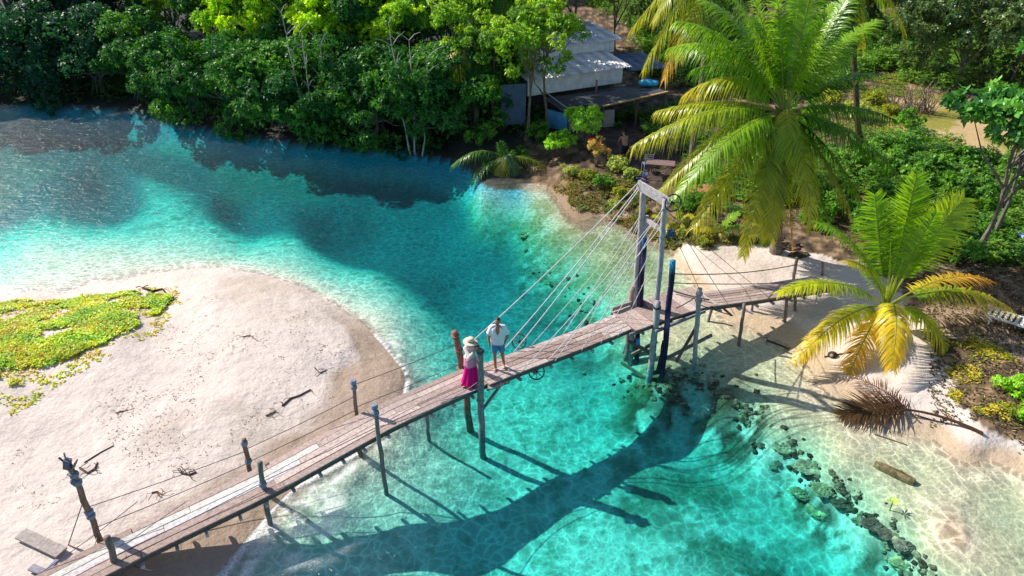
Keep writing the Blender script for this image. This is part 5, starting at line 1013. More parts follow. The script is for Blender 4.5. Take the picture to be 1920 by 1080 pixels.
scatter('ground_cover', [(-220, 575), (0, 560), (110, 552), (230, 540), (312, 545), (322, 560), (290, 600), (255, 625), (190, 660), (110, 690), (60, 725), (0, 765), (-60, 790), (-220, 860)], 30000, 0.07, 0.055, [(0.035, 0.09, 0.01), (0.10, 0.20, 0.01), (0.19, 0.28, 0.01), (0.28, 0.25, 0.015), (0.18, 0.12, 0.04)], 'bright yellow green beach creeper spreading over the sand spit', 'creeper', 5, dens=(0.8, 0.44), zr=0.07)
scatter('ground_cover', [(-220, 560), (0, 548), (110, 540), (230, 528), (330, 535), (350, 565), (310, 620), (270, 650), (200, 690), (130, 720), (70, 760), (0, 800), (-220, 900)], 2600, 0.07, 0.055, [(0.10, 0.18, 0.01), (0.20, 0.27, 0.01), (0.26, 0.20, 0.04), (0.12, 0.08, 0.03)], 'thin runners and scattered leaves around the edge of the beach creeper', 'creeper', 6, z0=0.0, zr=0.03, dens=(0.5, 0.52))
scatter('leaf_litter', [(1500, 300), (2000, 380), (2000, 860), (1880, 800), (1760, 770), (1740, 640), (1640, 520), (1520, 440), (1400, 430), (1280, 400), (1200, 330)], 14000, 0.10, 0.05, [(0.10, 0.06, 0.035), (0.30, 0.19, 0.10), (0.05, 0.035, 0.025), (0.16, 0.15, 0.04), (0.42, 0.28, 0.12)], 'fallen brown leaves covering the shaded ground of the right bank', 'leaf litter', 8, z0=0.0, zr=0.04, flat=0.35, mat='paint', rad=3)
scatter('ground_cover', [(1040, 325), (1120, 320), (1230, 380), (1340, 430), (1400, 452), (1330, 470), (1250, 450), (1160, 410), (1090, 380), (1040, 352)], 5000, 0.12, 0.06, [(0.02, 0.06, 0.015), (0.05, 0.10, 0.02), (0.12, 0.07, 0.04), (0.12, 0.13, 0.02)], 'mixed weeds and dry leaves on the earth bank left of the tower', 'weeds', 9, dens=(0.8, 0.42))
scatter('ground_cover', [(1520, 180), (1640, 150), (1730, 170), (1700, 260), (1640, 300), (1500, 330), (1350, 300), (1500, 240)], 5000, 0.14, 0.06, [(0.03, 0.08, 0.02), (0.12, 0.14, 0.02), (0.06, 0.12, 0.02), (0.18, 0.18, 0.02)], 'sunlit weeds and yellow flowers behind the big palm', 'weeds', 12, dens=(1.4, 0.45))
PU = [(0.015, 0.05, 0.012), (0.03, 0.09, 0.015), (0.07, 0.14, 0.02), (0.12, 0.18, 0.03)]
scatter('undergrowth', [(1480, 395), (1560, 300), (1700, 285), (1800, 312), (1960, 350), (2100, 380), (2000, 560), (1850, 520), (1760, 500), (1700, 470), (1620, 450)], 22000, 0.17, 0.08, PU, 'dark leafy undergrowth below the lawn behind the small palm', 'undergrowth', 21, z0=0.02, zr=0.95, dens=(2.2, 0.40), rad=6)
scatter('undergrowth', [(1180, 150), (1300, 190), (1500, 210), (1640, 150), (1720, 140), (2100, 150), (2100, 60), (1200, 60)], 34000, 0.28, 0.12, PU, 'deep green undergrowth at the back of the garden under the trees', 'undergrowth', 22, z0=0.02, zr=1.2, dens=(2.5, 0.38), rad=5)
scatter('undergrowth', [(1130, 240), (1300, 215), (1480, 250), (1560, 300), (1520, 400), (1400, 425), (1290, 385), (1270, 300)], 11000, 0.16, 0.07, PU, 'dark plants growing in the shade under the big palm crown', 'undergrowth', 24, z0=0.02, zr=0.5, dens=(1.4, 0.45), rad=5)
scatter('undergrowth', [(1640, 150), (1700, 185), (1830, 192), (1960, 205), (2100, 200), (2100, 120), (1640, 100)], 12000, 0.2, 0.09, PU, 'leafy undergrowth at the foot of the olive trees behind the lawn', 'undergrowth', 25, z0=0.02, zr=1.3, dens=(1.8, 0.36), rad=5)
scatter('undergrowth', [(1070, 10), (1200, 30), (1330, 90), (1320, 200), (1230, 140), (1180, 70)], 8000, 0.2, 0.09, PU, 'leafy undergrowth right behind the upper roof', 'undergrowth', 26, z0=0.02, zr=1.6, dens=(1.8, 0.33), rad=5)
scatter('undergrowth', [(-300, 150), (400, 190), (850, 262), (990, 272), (1060, 250), (960, 150), (700, 110), (-300, 100)], 16000, 0.2, 0.09, PU[:3], 'dim undergrowth on the mangrove bank behind the first trees', 'undergrowth', 23, z0=0.02, zr=1.3, dens=(2.5, 0.36), rad=5)
scatter('ground_cover', [(1750, 640), (1850, 660), (1960, 720), (1960, 850), (1860, 790), (1780, 740)], 1800, 0.10, 0.05, [(0.07, 0.13, 0.02), (0.25, 0.22, 0.03), (0.05, 0.05, 0.02)], 'thin mossy weeds on the dark ground at the right edge', 'weeds', 14, z0=0.0, zr=0.04, dens=(0.9, 0.5))
rg = random.Random(31)
# seaweed and leaf scraps on the sand
scatter('beach_debris', [(330, 560), (560, 560), (660, 640), (640, 720), (480, 800), (250, 920), (40, 960), (0, 880), (150, 740), (300, 640)], 850, 0.07, 0.02, [(0.06, 0.035, 0.02), (0.14, 0.08, 0.04), (0.28, 0.16, 0.07)], 'scraps of dry seaweed and leaves on the sand spit', 'debris', 15, z0=0.0, zr=0.01, flat=0.1, dens=(1.2, 0.55), mat='paint', rad=2)
def stick(pts, r, label, col=(0.12, 0.075, 0.05), twigs=0, seed=0):
    rg = random.Random(seed); w = [G(*p) + Vector((0, 0, r * .7)) for p in pts]; mid = w[len(w) // 2]; mb = MB(); mb.tube(w, [r * (1 - .5 * k / len(w)) for k in range(len(w))], 6, col, wob=.3, seed=seed)
    for k in range(twigs):
        i = rg.randrange(len(w)); a = rg.uniform(0, 6.28); mb.tube([w[i], w[i] + Vector((math.cos(a) * .12, math.sin(a) * .1, .05)), w[i] + Vector((math.cos(a + .4) * .25, math.sin(a + .4) * .2, .03))], r * .4, 4, col)
    o = mb.build('driftwood', M['bark'], None, rel=mid); o.location = mid; tag(o, label, 'driftwood')
stick([(529, 762), (545, 748), (562, 742), (583, 731)], .03, 'dark forked driftwood stick on the damp sand nearest the tip of the spit', twigs=3, seed=1); stick([(150, 878), (165, 888), (178, 880), (183, 868)], .03, 'curved driftwood beside the top of the tall leaning post', twigs=5, seed=2)
stick([(158, 868), (190, 848), (213, 836)], .018, 'thin straight twig above the curved driftwood', seed=3); stick([(340, 888), (355, 891), (368, 886)], .028, 'small brown driftwood heap near the middle of the sand', twigs=6, seed=4); stick([(285, 925), (295, 922), (304, 928)], .02, 'little reddish seaweed clump close to the deck', (0.2, 0.09, 0.05), 6, 5)
stick([(498, 780), (508, 776), (518, 772)], .022, 'brown seaweed clump left of the forked stick', (0.2, 0.12, 0.08), 5, 6); stick([(218, 775), (232, 771), (240, 769)], .02, 'tan dry leaf clump in the middle of the open sand', (0.35, 0.2, 0.1), 4, 7); stick([(268, 541), (285, 548), (305, 543), (320, 562)], .05, 'dark driftwood root at the tip of the creeping plants', (0.06, 0.04, 0.04), 6, 8)
stick([(590, 690), (600, 700), (612, 694)], .02, 'scribble of thin seaweed on the pale sand near its tip', twigs=4, seed=9); stick([(455, 632), (470, 630), (483, 640)], .018, 'reddish thin seaweed strand on the upper sand', (0.22, 0.12, 0.09), 4, 10); stick([(1640, 815), (1700, 835)], .02, 'thin stick in the shallows behind the sunken log', seed=11); stick([(1545, 300 + 370), (1590, 662), (1625, 655)], .03, 'dark twig on the beach under the left fronds', seed=12)
stick([(1715, 778), (1760, 792), (1780, 786)], .02, 'dark twig beside the fallen frond stem', seed=13); stick([(1440, 640), (1462, 648), (1480, 655)], .035, 'dark wet branch at the waterline below the beach deck', (0.07, 0.05, 0.04), 3, 14); stick([(1760, 500), (1800, 510), (1850, 492), (1900, 480)], .03, 'pale bent branch in the shade right of the small palm', (0.32, 0.27, 0.22), 4, 15)
# coconut husk on the sand, seedling and log in the shallows
mb = MB(); mb.ball((0, 0, .07), (.16, .13, .11), (0.07, 0.05, 0.04), 10, 7); mb.ball((-.05, -.08, .09), (.07, .05, .06), (0.5, 0.45, 0.42), 8, 6); o = mb.build('coconut', M['bark'], smooth=True); o.location = G(1560, 668); tag(o, 'broken coconut husk on the beach below the left fronds', 'coconut')
mb = MB(); c0 = G(275 + 0, 828 - 3) ; mb.box((0, 0, .04), (.16, .13, .10), col=(0.03, 0.03, 0.05)); 
lg0 = P(1640, 870, -.12); lg1 = P(1714, 906, -.12); mid = (lg0 + lg1) / 2; d = (lg1 - lg0).normalized(); mb = MB(); pts = [lg0.lerp(lg1, k / 8) - mid for k in range(9)]; mb.tube(pts, [.10, .13, .145, .14, .15, .15, .145, .14, .125], 10, (0.20, 0.16, 0.08), wob=.16, seed=4); mb.tube([d * .05 + pts[3] + Vector((0, 0, .12)), pts[5] + Vector((.02, 0, .15)), pts[7] + Vector((0, 0, .13))], [.02, .035, .02], 6, (0.12, 0.08, 0.03))
o = mb.build('log', M['bark']); o.location = mid; tag(o, 'short mossy log lying half sunk in the clear shallows', 'log')
w = G(1668, 957); w.z = -.05; sd = empty('seedling', w, 'tiny bright green plant rooted in the rippled shallows', 'plant'); mb = MB()
for k in range(7):
    a = k * .95; dr = Vector((math.cos(a), math.sin(a), .35)).normalized(); s_ = Vector((-dr.y, dr.x, 0)); c0 = Vector((0, 0, .12)); mb.add([c0, c0 + dr * .09 + s_ * .03, c0 + dr * .19, c0 + dr * .09 - s_ * .03], [(0, 1, 2, 3)], (0.22, 0.34, 0.03))
mb.build('leaf', M['leaf'], sd); mb = MB(); mb.tube([Vector((0, 0, -.3)), Vector((0, 0, .13))], .015, 5, (0.2, 0.2, 0.08)); mb.build('stem', M['bark'], sd)
# ------------------------------------------------------------------ coral rocks
RC0 = 0
def rock(px, py, z, r, label, seed, col=(0.22, 0.19, 0.10), flat=.55, rz=0.0, name='rock'):
    p = P(px, py, z); bm = bmesh.new(); bmesh.ops.create_icosphere(bm, subdivisions=4, radius=1.0)
    for v in bm.verts:
        c = v.co.copy(); n_ = 0.42 * mnoise.noise(c * 1.3 + Vector((seed * 3.1, 0, 0))) + 0.26 * mnoise.noise(c * 3.2 + Vector((0, seed, 0))) + 0.13 * mnoise.noise(c * 7.5 + Vector((seed, 0, 5))); q = 1 + n_
        if c.z > .25: q -= (c.z - .25) * .45
        v.co = Vector((c.x * r[0], c.y * r[1], c.z * r[0] * flat)) * q
    me = bpy.data.meshes.new(name); bm.to_mesh(me); bm.free(); n = len(me.vertices); co = np.empty(n * 3); me.vertices.foreach_get('co', co); co = co.reshape(-1, 3)
    f = fbm(co[:, 0] + seed, co[:, 1] + co[:, 2], .35, seed)[:, None]; base = np.array(col)[None] * (.6 + .9 * f); base = np.where(f > .58, base * np.array([1.6, 1.5, 1.3]), base); set_col(me, 'tint', base)
    o = link_mesh(name, me, M['rock']); o.location = p; o.rotation_euler.z = rz; tag(o, label, 'rock')
RC = (0.42, 0.37, 0.22); RD = (0.10, 0.10, 0.06); RG_ = (0.32, 0.30, 0.16)
for k, (px, py, z, rx, ry, cl, lb) in enumerate(((1470, 838, -.45, .55, .45, RC, 'pale yellowish coral rock at the upper end of the reef row'), (1515, 878, -.42, .62, .42, RC, 'flat tan coral rock second down the reef row'), (1545, 918, -.45, .5, .38, RG_, 'green brown coral rock with dark cracks in mid reef row'), (1595, 912, -.35, .62, .5, RC, 'largest tan coral rock at the middle of the reef row'), (1582, 946, -.5, .5, .3, RD, 'dark hollow coral rock under the largest one'),
        (1640, 985, -.25, .42, .35, (0.13, 0.11, 0.08), 'dark jagged rock breaking the surface low in the reef row'), (1668, 1005, -.2, .42, .32, (0.17, 0.14, 0.10), 'jagged grey rock beside the flat slab rock'), (1692, 1022, -.15, .40, .34, (0.27, 0.24, 0.17), 'grey flat slab rock near the bottom edge'), (1535, 960, -.9, .55, .4, RG_, 'sunken green rock on the deep side of the reef row'), (1500, 925, -.8, .45, .35, RG_, 'sunken rock left of the cracked coral'), (1700, 1062, -.5, .6, .4, RG_, 'sunken brown rock at the bottom right edge'),
        (1400, 782, -.55, .62, .42, RD, 'dark weedy rock at the head of the reef row'), (1425, 800, -.6, .5, .4, RD, 'dark rock with weed next to the pale reef end'), (1345, 738, -.75, .7, .35, RD, 'dark weed covered rock right of the tower piles'), (1290, 728, -.9, .7, .35, RD, 'dark weed covered rock at the foot of the tower piles'), (1300, 700, -.7, .5, .3, RG_, 'greenish rock between the tower piles'), (1345, 690, -.55, .4, .25, RG_, 'small weedy rock near the corner pile'), (1365, 662, -.25, .22, .16, (0.08, 0.07, 0.04), 'small dark stump like rock under the beach deck'),
        (1050, 530, -.75, .9, .55, RG_, 'broad mossy rock under the water left of the tower'), (1095, 572, -.9, .8, .5, RD, 'dark submerged rock below the cables'), (1120, 600, -.9, .8, .4, RG_, 'mossy submerged rock nearest the span'), (1150, 560, -.6, .7, .4, RG_, 'submerged rock between span and tower leg'), (1020, 495, -.9, .6, .4, RD, 'dark submerged rock at the edge of the deep channel'),
        (1070, 385, -.05, .8, .5, (0.26, 0.20, 0.12), 'brown rock shelf at the foot of the earth bank'), (1110, 400, -.05, .6, .4, (0.30, 0.22, 0.15), 'brown rock at the waterline behind the cables'), (1060, 352, .1, .6, .5, (0.24, 0.19, 0.15), 'earthy rock where the bank meets the dark water'), (1150, 430, -.1, .5, .3, (0.27, 0.22, 0.14), 'low rock left of the tower foot at the waterline'), (1100, 362, .3, .6, .4, (0.30, 0.22, 0.17), 'earthy boulder in the middle of the bank'), (985, 440, -.7, .6, .4, RG_, 'submerged green rock off the earth bank'))):
    rock(px, py, z - .17 - (.25 if k in (18, 19, 20, 21, 22) else 0), (rx * .64, ry * .60), lb, 60 + k, tuple(c * 1.1 for c in cl), rz=k * .7 if k > 10 else -.5, flat=.38)
for k, (px, py, r, lb) in enumerate(((1480, 462, .5, 'dark boulder right of the big palm trunk'), (1420, 452, .45, 'dark boulder left of the big palm trunk'), (1500, 478, .4, 'dark root ball beside the deck end post'), (1455, 448, .4, 'dark rock behind the big palm trunk'), (1360, 415, .4, 'grey rock by the little spiky palm'))):
    g_ = G(px, py); rock(px, py, g_.z, (r, r * .6), lb, 95 + k, (0.09, 0.065, 0.05), flat=.45)
bm = bmesh.new(); rg = random.Random(404); line = [(1445, 822), (1500, 868), (1545, 905), (1600, 950), (1650, 1000), (1700, 1045), (1730, 1085)]; spots = []
for _ in range(170):
    i = rg.randrange(6); t = rg.random(); a, b_ = line[i], line[i + 1]; spots.append((a[0] + (b_[0] - a[0]) * t + rg.gauss(0, 24), a[1] + (b_[1] - a[1]) * t + rg.gauss(0, 12)))
for _ in range(120): spots.append((rg.gauss(1275, 55), rg.gauss(722, 18)))
for _ in range(50): spots.append((rg.gauss(1400, 25), rg.gauss(780, 16)))
for _ in range(25): t = rg.random(); spots.append((1000 + 150 * t + rg.gauss(0, 22), 480 + 130 * t + rg.gauss(0, 14)))
for px, py in spots:
    g_ = G(px, py); r0 = rg.uniform(.03, .11) * (1.3 if rg.random() < .15 else 1); vs = bmesh.ops.create_icosphere(bm, subdivisions=2, radius=1)['verts']; o3 = Vector((rg.random() * 50, rg.random() * 50, 0)); sx, sy = rg.uniform(.7, 1.4), rg.uniform(.7, 1.3)
    for v in vs: q = 1 + .75 * mnoise.noise(v.co * 1.4 + o3); v.co = g_ + Vector((v.co.x * sx, v.co.y * sy, v.co.z * .6)) * r0 * q
me = bpy.data.meshes.new('rubble'); bm.to_mesh(me); bm.free(); n = len(me.vertices); cc_ = np.repeat(np.array([[rg.choice((.05, .09, .15, .24, .32))] * 3 for _ in range(n // 42 + 1)]), 42, 0)[:n] * np.array([1.1, 1.0, .6]); set_col(me, 'tint', cc_)
tag(link_mesh('rubble', me, M['rock']), 'broken coral rubble and dark stones strewn along the reef edge and under the tower', 'rubble', kind='stuff')
# ------------------------------------------------------------------ terrace furniture in the shade
def table(px, py, w, d, h, label, col, round_=False, rz=0.2, plank=True):
    g_ = G(px, py); t = empty('table', g_, label, 'table', None, rz); mb = MB()
    if round_:
        n = 20
        for k, (z0, z1) in enumerate(((h - .06, h),)):
            vs = [Vector((math.cos(6.2832 * i / n) * w / 2, math.sin(6.2832 * i / n) * d / 2, z)) for z in (z0, z1) for i in range(n)]; mb.add(vs, [tuple(reversed(range(n))), tuple(range(n, 2 * n))] + [(i, (i + 1) % n, n + (i + 1) % n, n + i) for i in range(n)], col)
    else:
        nb_ = 5
        for k in range(nb_): mb.box(((0), (k + .5) * d / nb_ - d / 2, h - .02), (w, d / nb_ - .012, .04), col=tuple(c * (.9 + .2 * ((k * 7) % 3) / 2) for c in col))
    mb.build('tabletop', M['wood'], t)
    for sx in (-1, 1):
        for sy in (-1, 1):
            mb = MB(); a = Vector((sx * w * (.25 if round_ else .42), sy * d * (.25 if round_ else .4), h - (.065 if round_ else .045))); mb.bar(a, Vector((a.x, a.y, 0)), .05, .05, col=tuple(c * .7 for c in col)); mb.build('leg', M['wood'], t)
    return t
t1 = table(1254, 280, 1.15, .75, .75, 'tan wooden table on the shaded terrace left of the big palm fronds', (0.40, 0.28, 0.15), rz=.35)
table(1236, 332, 1.35, .75, .75, 'reddish brown plank table just behind the tower top', (0.24, 0.15, 0.14), rz=-.25); table(1312, 372, 1.5, .95, .5, 'round orange brown wooden table below the big palm crown', (0.42, 0.19, 0.08), True, .3)
g_ = G(1212, 322); ch = empty('chair', g_, 'grey slatted chair pushed to the reddish brown table', 'chair', None, 3.3); CG = (0.22, 0.24, 0.30)
mb = MB(); [mb.box((0, k * .09 - .18, .44), (.42, .07, .03), col=CG) for k in range(5)]; mb.build('seat', M['wood'], ch)
mb = MB(); [mb.box((0, .23, .55 + k * .1), (.42, .025, .045), col=CG) for k in range(5)]; mb.box((-.2, .25, .72), (.035, .03, .56), col=CG); mb.box((.2, .25, .72), (.035, .03, .56), col=CG); mb.build('backrest', M['wood'], ch)
for sx in (-1, 1):
    for sy in (-1, 1): mb = MB(); mb.box((sx * .19, sy * .19, .21), (.04, .04, .42), col=CG); mb.build('leg', M['wood'], ch)
mb = MB(); n = 16; prof = [(.0, 0), (.12, 0), (.2, .06), (.24, .16), (.25, .18), (.22, .17), (.17, .07), (0, .03)]; vs = [Vector((r * math.cos(6.2832 * i / n), r * math.sin(6.2832 * i / n), z)) for r, z in prof for i in range(n)]; mb.add(vs, [(j * n + i, j * n + (i + 1) % n, (j + 1) * n + (i + 1) % n, (j + 1) * n + i) for j in range(len(prof) - 1) for i in range(n)], (0.6, 0.62, 0.66))
o = mb.build('bowl', M['paint'], smooth=True); o.location = t1.location + Vector((.1, .25, .75)); tag(o, 'round whitish bowl on the back of the tan table', 'bowl')
# white slatted lounger cut by the right edge, blue topped box in the shade
g_ = G(1908, 618); lo = empty('sun_lounger', g_, 'white slatted lounger at the right edge in front of the shaded ground', 'sun lounger', None, -.75); WC = (0.62, 0.62, 0.64)
for sy in (-1, 1): mb = MB(); mb.bar((-1.0, sy * .32, .32), (.9, sy * .32, .32), .05, .06, col=WC); mb.build('side_rail', M['paint'], lo)
mb = MB(); [mb.box((-.9 + k * .16, 0, .345), (.09, .60, .02), col=WC) for k in range(12)]; mb.build('slats', M['paint'], lo)
for sx in (-.8, .7):
    for sy in (-.32, .32): mb = MB(); mb.box((sx, sy, .145), (.05, .05, .29), col=WC); mb.build('leg', M['paint'], lo)
g_ = G(1912, 458); bx = empty('box', g_, 'small brown box with a pale blue lid in the shade at the right edge', 'box', None, .3); mb = MB(); mb.box((0, 0, .2), (.6, .45, .4), col=(0.22, 0.12, 0.08)); mb.build('body', M['wood'], bx); mb = MB(); mb.box((0, 0, .43), (.68, .52, .06), Matrix.Rotation(.12, 3, 'Y'), (0.35, 0.5, 0.85)); mb.build('lid', M['paint'], bx)
rope('fence_rope', P(1885, 525, .9), P(1925, 590, .9), .02, 0, (0.4, 0.4, 0.4)); f_ = bpy.data.objects['fence_rope']; f_.parent = None; tag(f_, 'grey rail slanting beside the white lounger at the right edge', 'rail')

# ------------------------------------------------------------------ people
def remeshed(name, mb, mat, parent, voxel=0.012, smooth=6):
    o = mb.build(name, M[mat], parent, smooth=True); dm = o.modifiers.new('join', 'REMESH'); dm.mode = 'VOXEL'; dm.voxel_size = voxel; dm.use_smooth_shade = True
    s_ = o.modifiers.new('soft', 'SMOOTH'); s_.iterations = smooth; s_.factor = .5; return o
def solid(name, base, rough=.6, spec=.3, nz=0.12, sc=14):
    m, nt, out = new_mat(name); b = N(nt, 'ShaderNodeBsdfPrincipled'); tc = N(nt, 'ShaderNodeTexCoord'); f = ramp(nt, noise_tex(nt, sc, 4, .6, tc.outputs['Object']), [(.3, 1 - nz), (.7, 1 + nz)])
    nt.links.new(mix_col(nt, base, f, 1.0, 'MULTIPLY'), b.inputs['Base Color']); b.inputs['Roughness'].default_value = rough; b.inputs['Specular IOR Level'].default_value = spec; nt.links.new(b.outputs[0], out.inputs[0]); return m
M['skin_tan'] = solid('tan_skin', (0.36, 0.17, 0.10), .5, .4); M['skin_light'] = solid('light_skin', (0.50, 0.27, 0.19), .5, .4); M['shirt'] = solid('white_cotton', (0.78, 0.80, 0.84), .9, .1, .05); M['denim'] = solid('blue_denim', (0.10, 0.24, 0.44), .9, .1, .25)
M['hair'] = solid('dark_hair', (0.03, 0.018, 0.012), .5, .4); M['pink'] = solid('pink_cloth', (0.72, 0.01, 0.20), .85, .1, .12); M['cream'] = solid('cream_knit', (0.68, 0.56, 0.53), .95, .05, .15, 30); M['pinkcloth'] = solid('rose_knit', (0.70, 0.28, 0.42), .9, .1, .12)
M['straw'] = solid('straw', (0.66, 0.56, 0.44), .9, .1, .2, 40); M['band'] = solid('hat_band', (0.14, 0.10, 0.07), .9, .1); M['black'] = solid('black_plastic', (0.015, 0.015, 0.018), .4, .5); M['dshort'] = solid('dark_cotton', (0.02, 0.02, 0.03), .9, .1)
def hand(mb, wrist, d, palm_n, curl=.5, side=1, s=1.0):
    """palm, four unequal bent fingers and a thumb leaving the side of the palm"""
    wrist = Vector(wrist); d = Vector(d).normalized(); n = Vector(palm_n); n = (n - d * n.dot(d)).normalized(); a = d.cross(n) * side; pc = wrist + d * .09 * s
    for k in range(4): q = (k - 1.5) * .019 * s; mb.cap(wrist + a * q * .6, pc + a * q, .013 * s, .0115 * s, n=8)
    for k, L in enumerate((.068, .078, .072, .055)):
        q = (k - 1.5) * .021 * s; p = pc + a * q; dr = d.copy()
        for j in range(3): e = p + dr * L * s * (.45, .32, .23)[j]; mb.cap(p, e, (.0095 - .001 * j) * s, (.0088 - .001 * j) * s, n=7); p = e; dr = (dr + n * curl * .55).normalized()
    t0 = wrist + d * .025 * s - a * .028 * s; t1 = t0 + (d * .6 - a * .8 + n * .2).normalized() * .042 * s; t2 = t1 + (d * .9 - a * .2 + n * .4).normalized() * .034 * s; mb.cap(t0, t1, .0125 * s, .011 * s, n=7); mb.cap(t1, t2, .011 * s, .0085 * s, n=7)
def head(mb, c, fwd, s=1.0):
    c = Vector(c); f = Vector(fwd).normalized(); sd = f.cross(Vector((0, 0, 1))).normalized(); u = sd.cross(f); Mx = Matrix((sd, f, u)).transposed()
    def W(x, y, z): return c + Mx @ Vector((x * s, y * s, z * s))
    mb.ball(W(0, -.012, .025), (.076 * s, .095 * s, .092 * s), M=Mx, nu=14, nv=10); mb.ball(W(0, .018, -.035), (.060 * s, .072 * s, .080 * s), M=Mx, nu=12, nv=9); mb.ball(W(0, .05, -.085), (.030 * s, .03 * s, .026 * s), M=Mx)
    mb.cap(W(0, .085, .012), W(0, .108, -.028), .010 * s, .015 * s, n=8); mb.cap(W(-.022, .084, -.060), W(.022, .084, -.060), .0085 * s, .0085 * s, n=7); mb.cap(W(-.04, .080, .03), W(.04, .080, .03), .010 * s, .010 * s, n=7)
    for q in (-1, 1): mb.ball(W(q * .078, -.01, -.005), (.012 * s, .022 * s, .033 * s), M=Mx)
    return W, Mx
# man, bare legs, open white shirt, blue shorts, looking down towards his companion
mpos = P(934, 690, 1.42); man = empty('person', mpos, 'barefoot person in an open white shirt and blue shorts on the plank span', 'person', None, 0.0)
bd = MB(); hip = Vector((0.0, 0, .93)); Lh, Rh = Vector((-.09, 0, .92)), Vector((.09, 0, .92))
fL, fR = Vector((-.075, -.06, .085)), Vector((.17, .10, .085)); kL, kR = Vector((-.095, -.07, .50)), Vector((.125, .0, .50))
for h_, k_, f_ in ((Lh, kL, fL), (Rh, kR, fR)):
    bd.cap(h_, k_, .088, .056, n=14); bd.cap(k_, f_.lerp(k_, .12), .056, .038, n=12); bd.ball(k_.lerp(f_, .28) + Vector((0, .022, 0)), (.052, .055, .11)); bd.cap(f_ + Vector((0, .02, -.02)), f_ + Vector((0, .03, -.05)), .042, .034); fd = Vector((.12 if f_.x > 0 else -.1, -1, 0)).normalized()
    bd.cap(f_ + Vector((0, .01, -.045)), f_ + fd * .13 + Vector((0, 0, -.062)), .036, .024, n=10)
    for q in range(5): tside = Vector((fd.y, -fd.x, 0)); b0 = f_ + fd * .13 + tside * (q - 2) * .017 + Vector((0, 0, -.068)); bd.cap(b0, b0 + fd * (.045 - .005 * abs(q - 1)), .011, .008, n=6)
bd.ball((0, 0, .95), (.155, .11, .12)); bd.ball((0, 0, 1.10), (.135, .095, .15)); bd.ball((0, .005, 1.30), (.175, .115, .16)); bd.cap((-.13, .01, 1.42), (.13, .01, 1.42), .062, .062); bd.cap((0, .01, 1.43), (0, -.015, 1.54), .058, .052)
W_, Mx = head(bd, (0.0, -.045, 1.63), (-.22, -.9, -.22))
# arms
sL, sR = Vector((-.20, .01, 1.42)), Vector((.20, .01, 1.42)); eL, eR = Vector((-.265, -.01, 1.13)), Vector((.29, .03, 1.13)); hL_, hR_ = Vector((-.235, -.10, .88)), Vector((.19, -.04, .90))
for s0, e0, h0 in ((sL, eL, hL_), (sR, eR, hR_)): bd.cap(s0, e0, .050, .040, n=12); bd.cap(e0, h0, .040, .026, n=12); bd.ball(e0.lerp(h0, .25), (.04, .04, .06))
hand(bd, hL_, (.02, -.12, -1), (1, 0, 0), .35, 1); hand(bd, hR_, (-.35, -.25, -1), (-1, .3, 0), .3, -1)
remeshed('body', bd, 'skin_tan', man, .0075, 3)
sh_ = MB()
for q in (-1, 1):
    s0 = sL if q < 0 else sR; e0 = eL if q < 0 else eR; sh_.cap(s0 + Vector((-q * .03, 0, 0)), s0.lerp(e0, .62), .078, .083, n=14); sh_.cap(s0 + Vector((-q * .02, .03, -.05)), Vector((q * .125, .03, .95)), .075, .085, n=14); sh_.cap(Vector((q * .115, -.05, 1.37)), Vector((q * .105, -.055, .93)), .066, .075, n=12); sh_.cap(Vector((q * .085, -.06, 1.30)), Vector((q * .04, -.075, 1.15)), .052, .055, n=12)
    sh_.cap(Vector((q * .055, -.05, 1.15)), Vector((q * .06, -.075, .92)), .055, .060, n=12); sh_.cap(Vector((q * .14, .01, 1.45)), Vector((q * .06, .03, 1.475)), .055, .04, n=10); sh_.cap(Vector((q * .06, .03, 1.49)), Vector((q * .065, -.05, 1.42)), .022, .022, n=8); sh_.cap(Vector((q * .07, -.05, 1.43)), Vector((q * .05, -.09, 1.25)), .024, .026, n=8)
sh_.cap((0, .06, 1.40), (0, .05, .94), .085, .095, n=14); sh_.cap((0, -.05, 1.12), (0, -.07, .92), .06, .065, n=12); sh_.cap((-.05, .05, 1.47), (.05, .05, 1.47), .035, .035)
remeshed('shirt', sh_, 'shirt', man, .011, 4)
sr = MB()
for h_, k_ in ((Lh, kL), (Rh, kR)): sr.cap(h_, h_.lerp(k_, .60), .108, .098, n=16)
sr.ball((0, 0, .93), (.175, .13, .12)); remeshed('shorts', sr, 'denim', man, .011, 3)
hr_ = MB(); Wc = lambda x, y, z: W_(x, y, z); hr_.ball(W_(0, -.030, .062), (.080, .082, .066), M=Mx, nu=16, nv=10); hr_.ball(W_(0, -.05, .01), (.074, .065, .07), M=Mx); remeshed('hair', hr_, 'hair', man, .009, 2)
gl2 = MB(); [gl2.ball(W_(q * .032, .096, .012), (.022, .008, .016), M=Mx) for q in (-1, 1)]; gl2.cap(W_(-.02, .098, .014), W_(.02, .098, .014), .004, .004); gl2.build('sunglasses', M['black'], man)
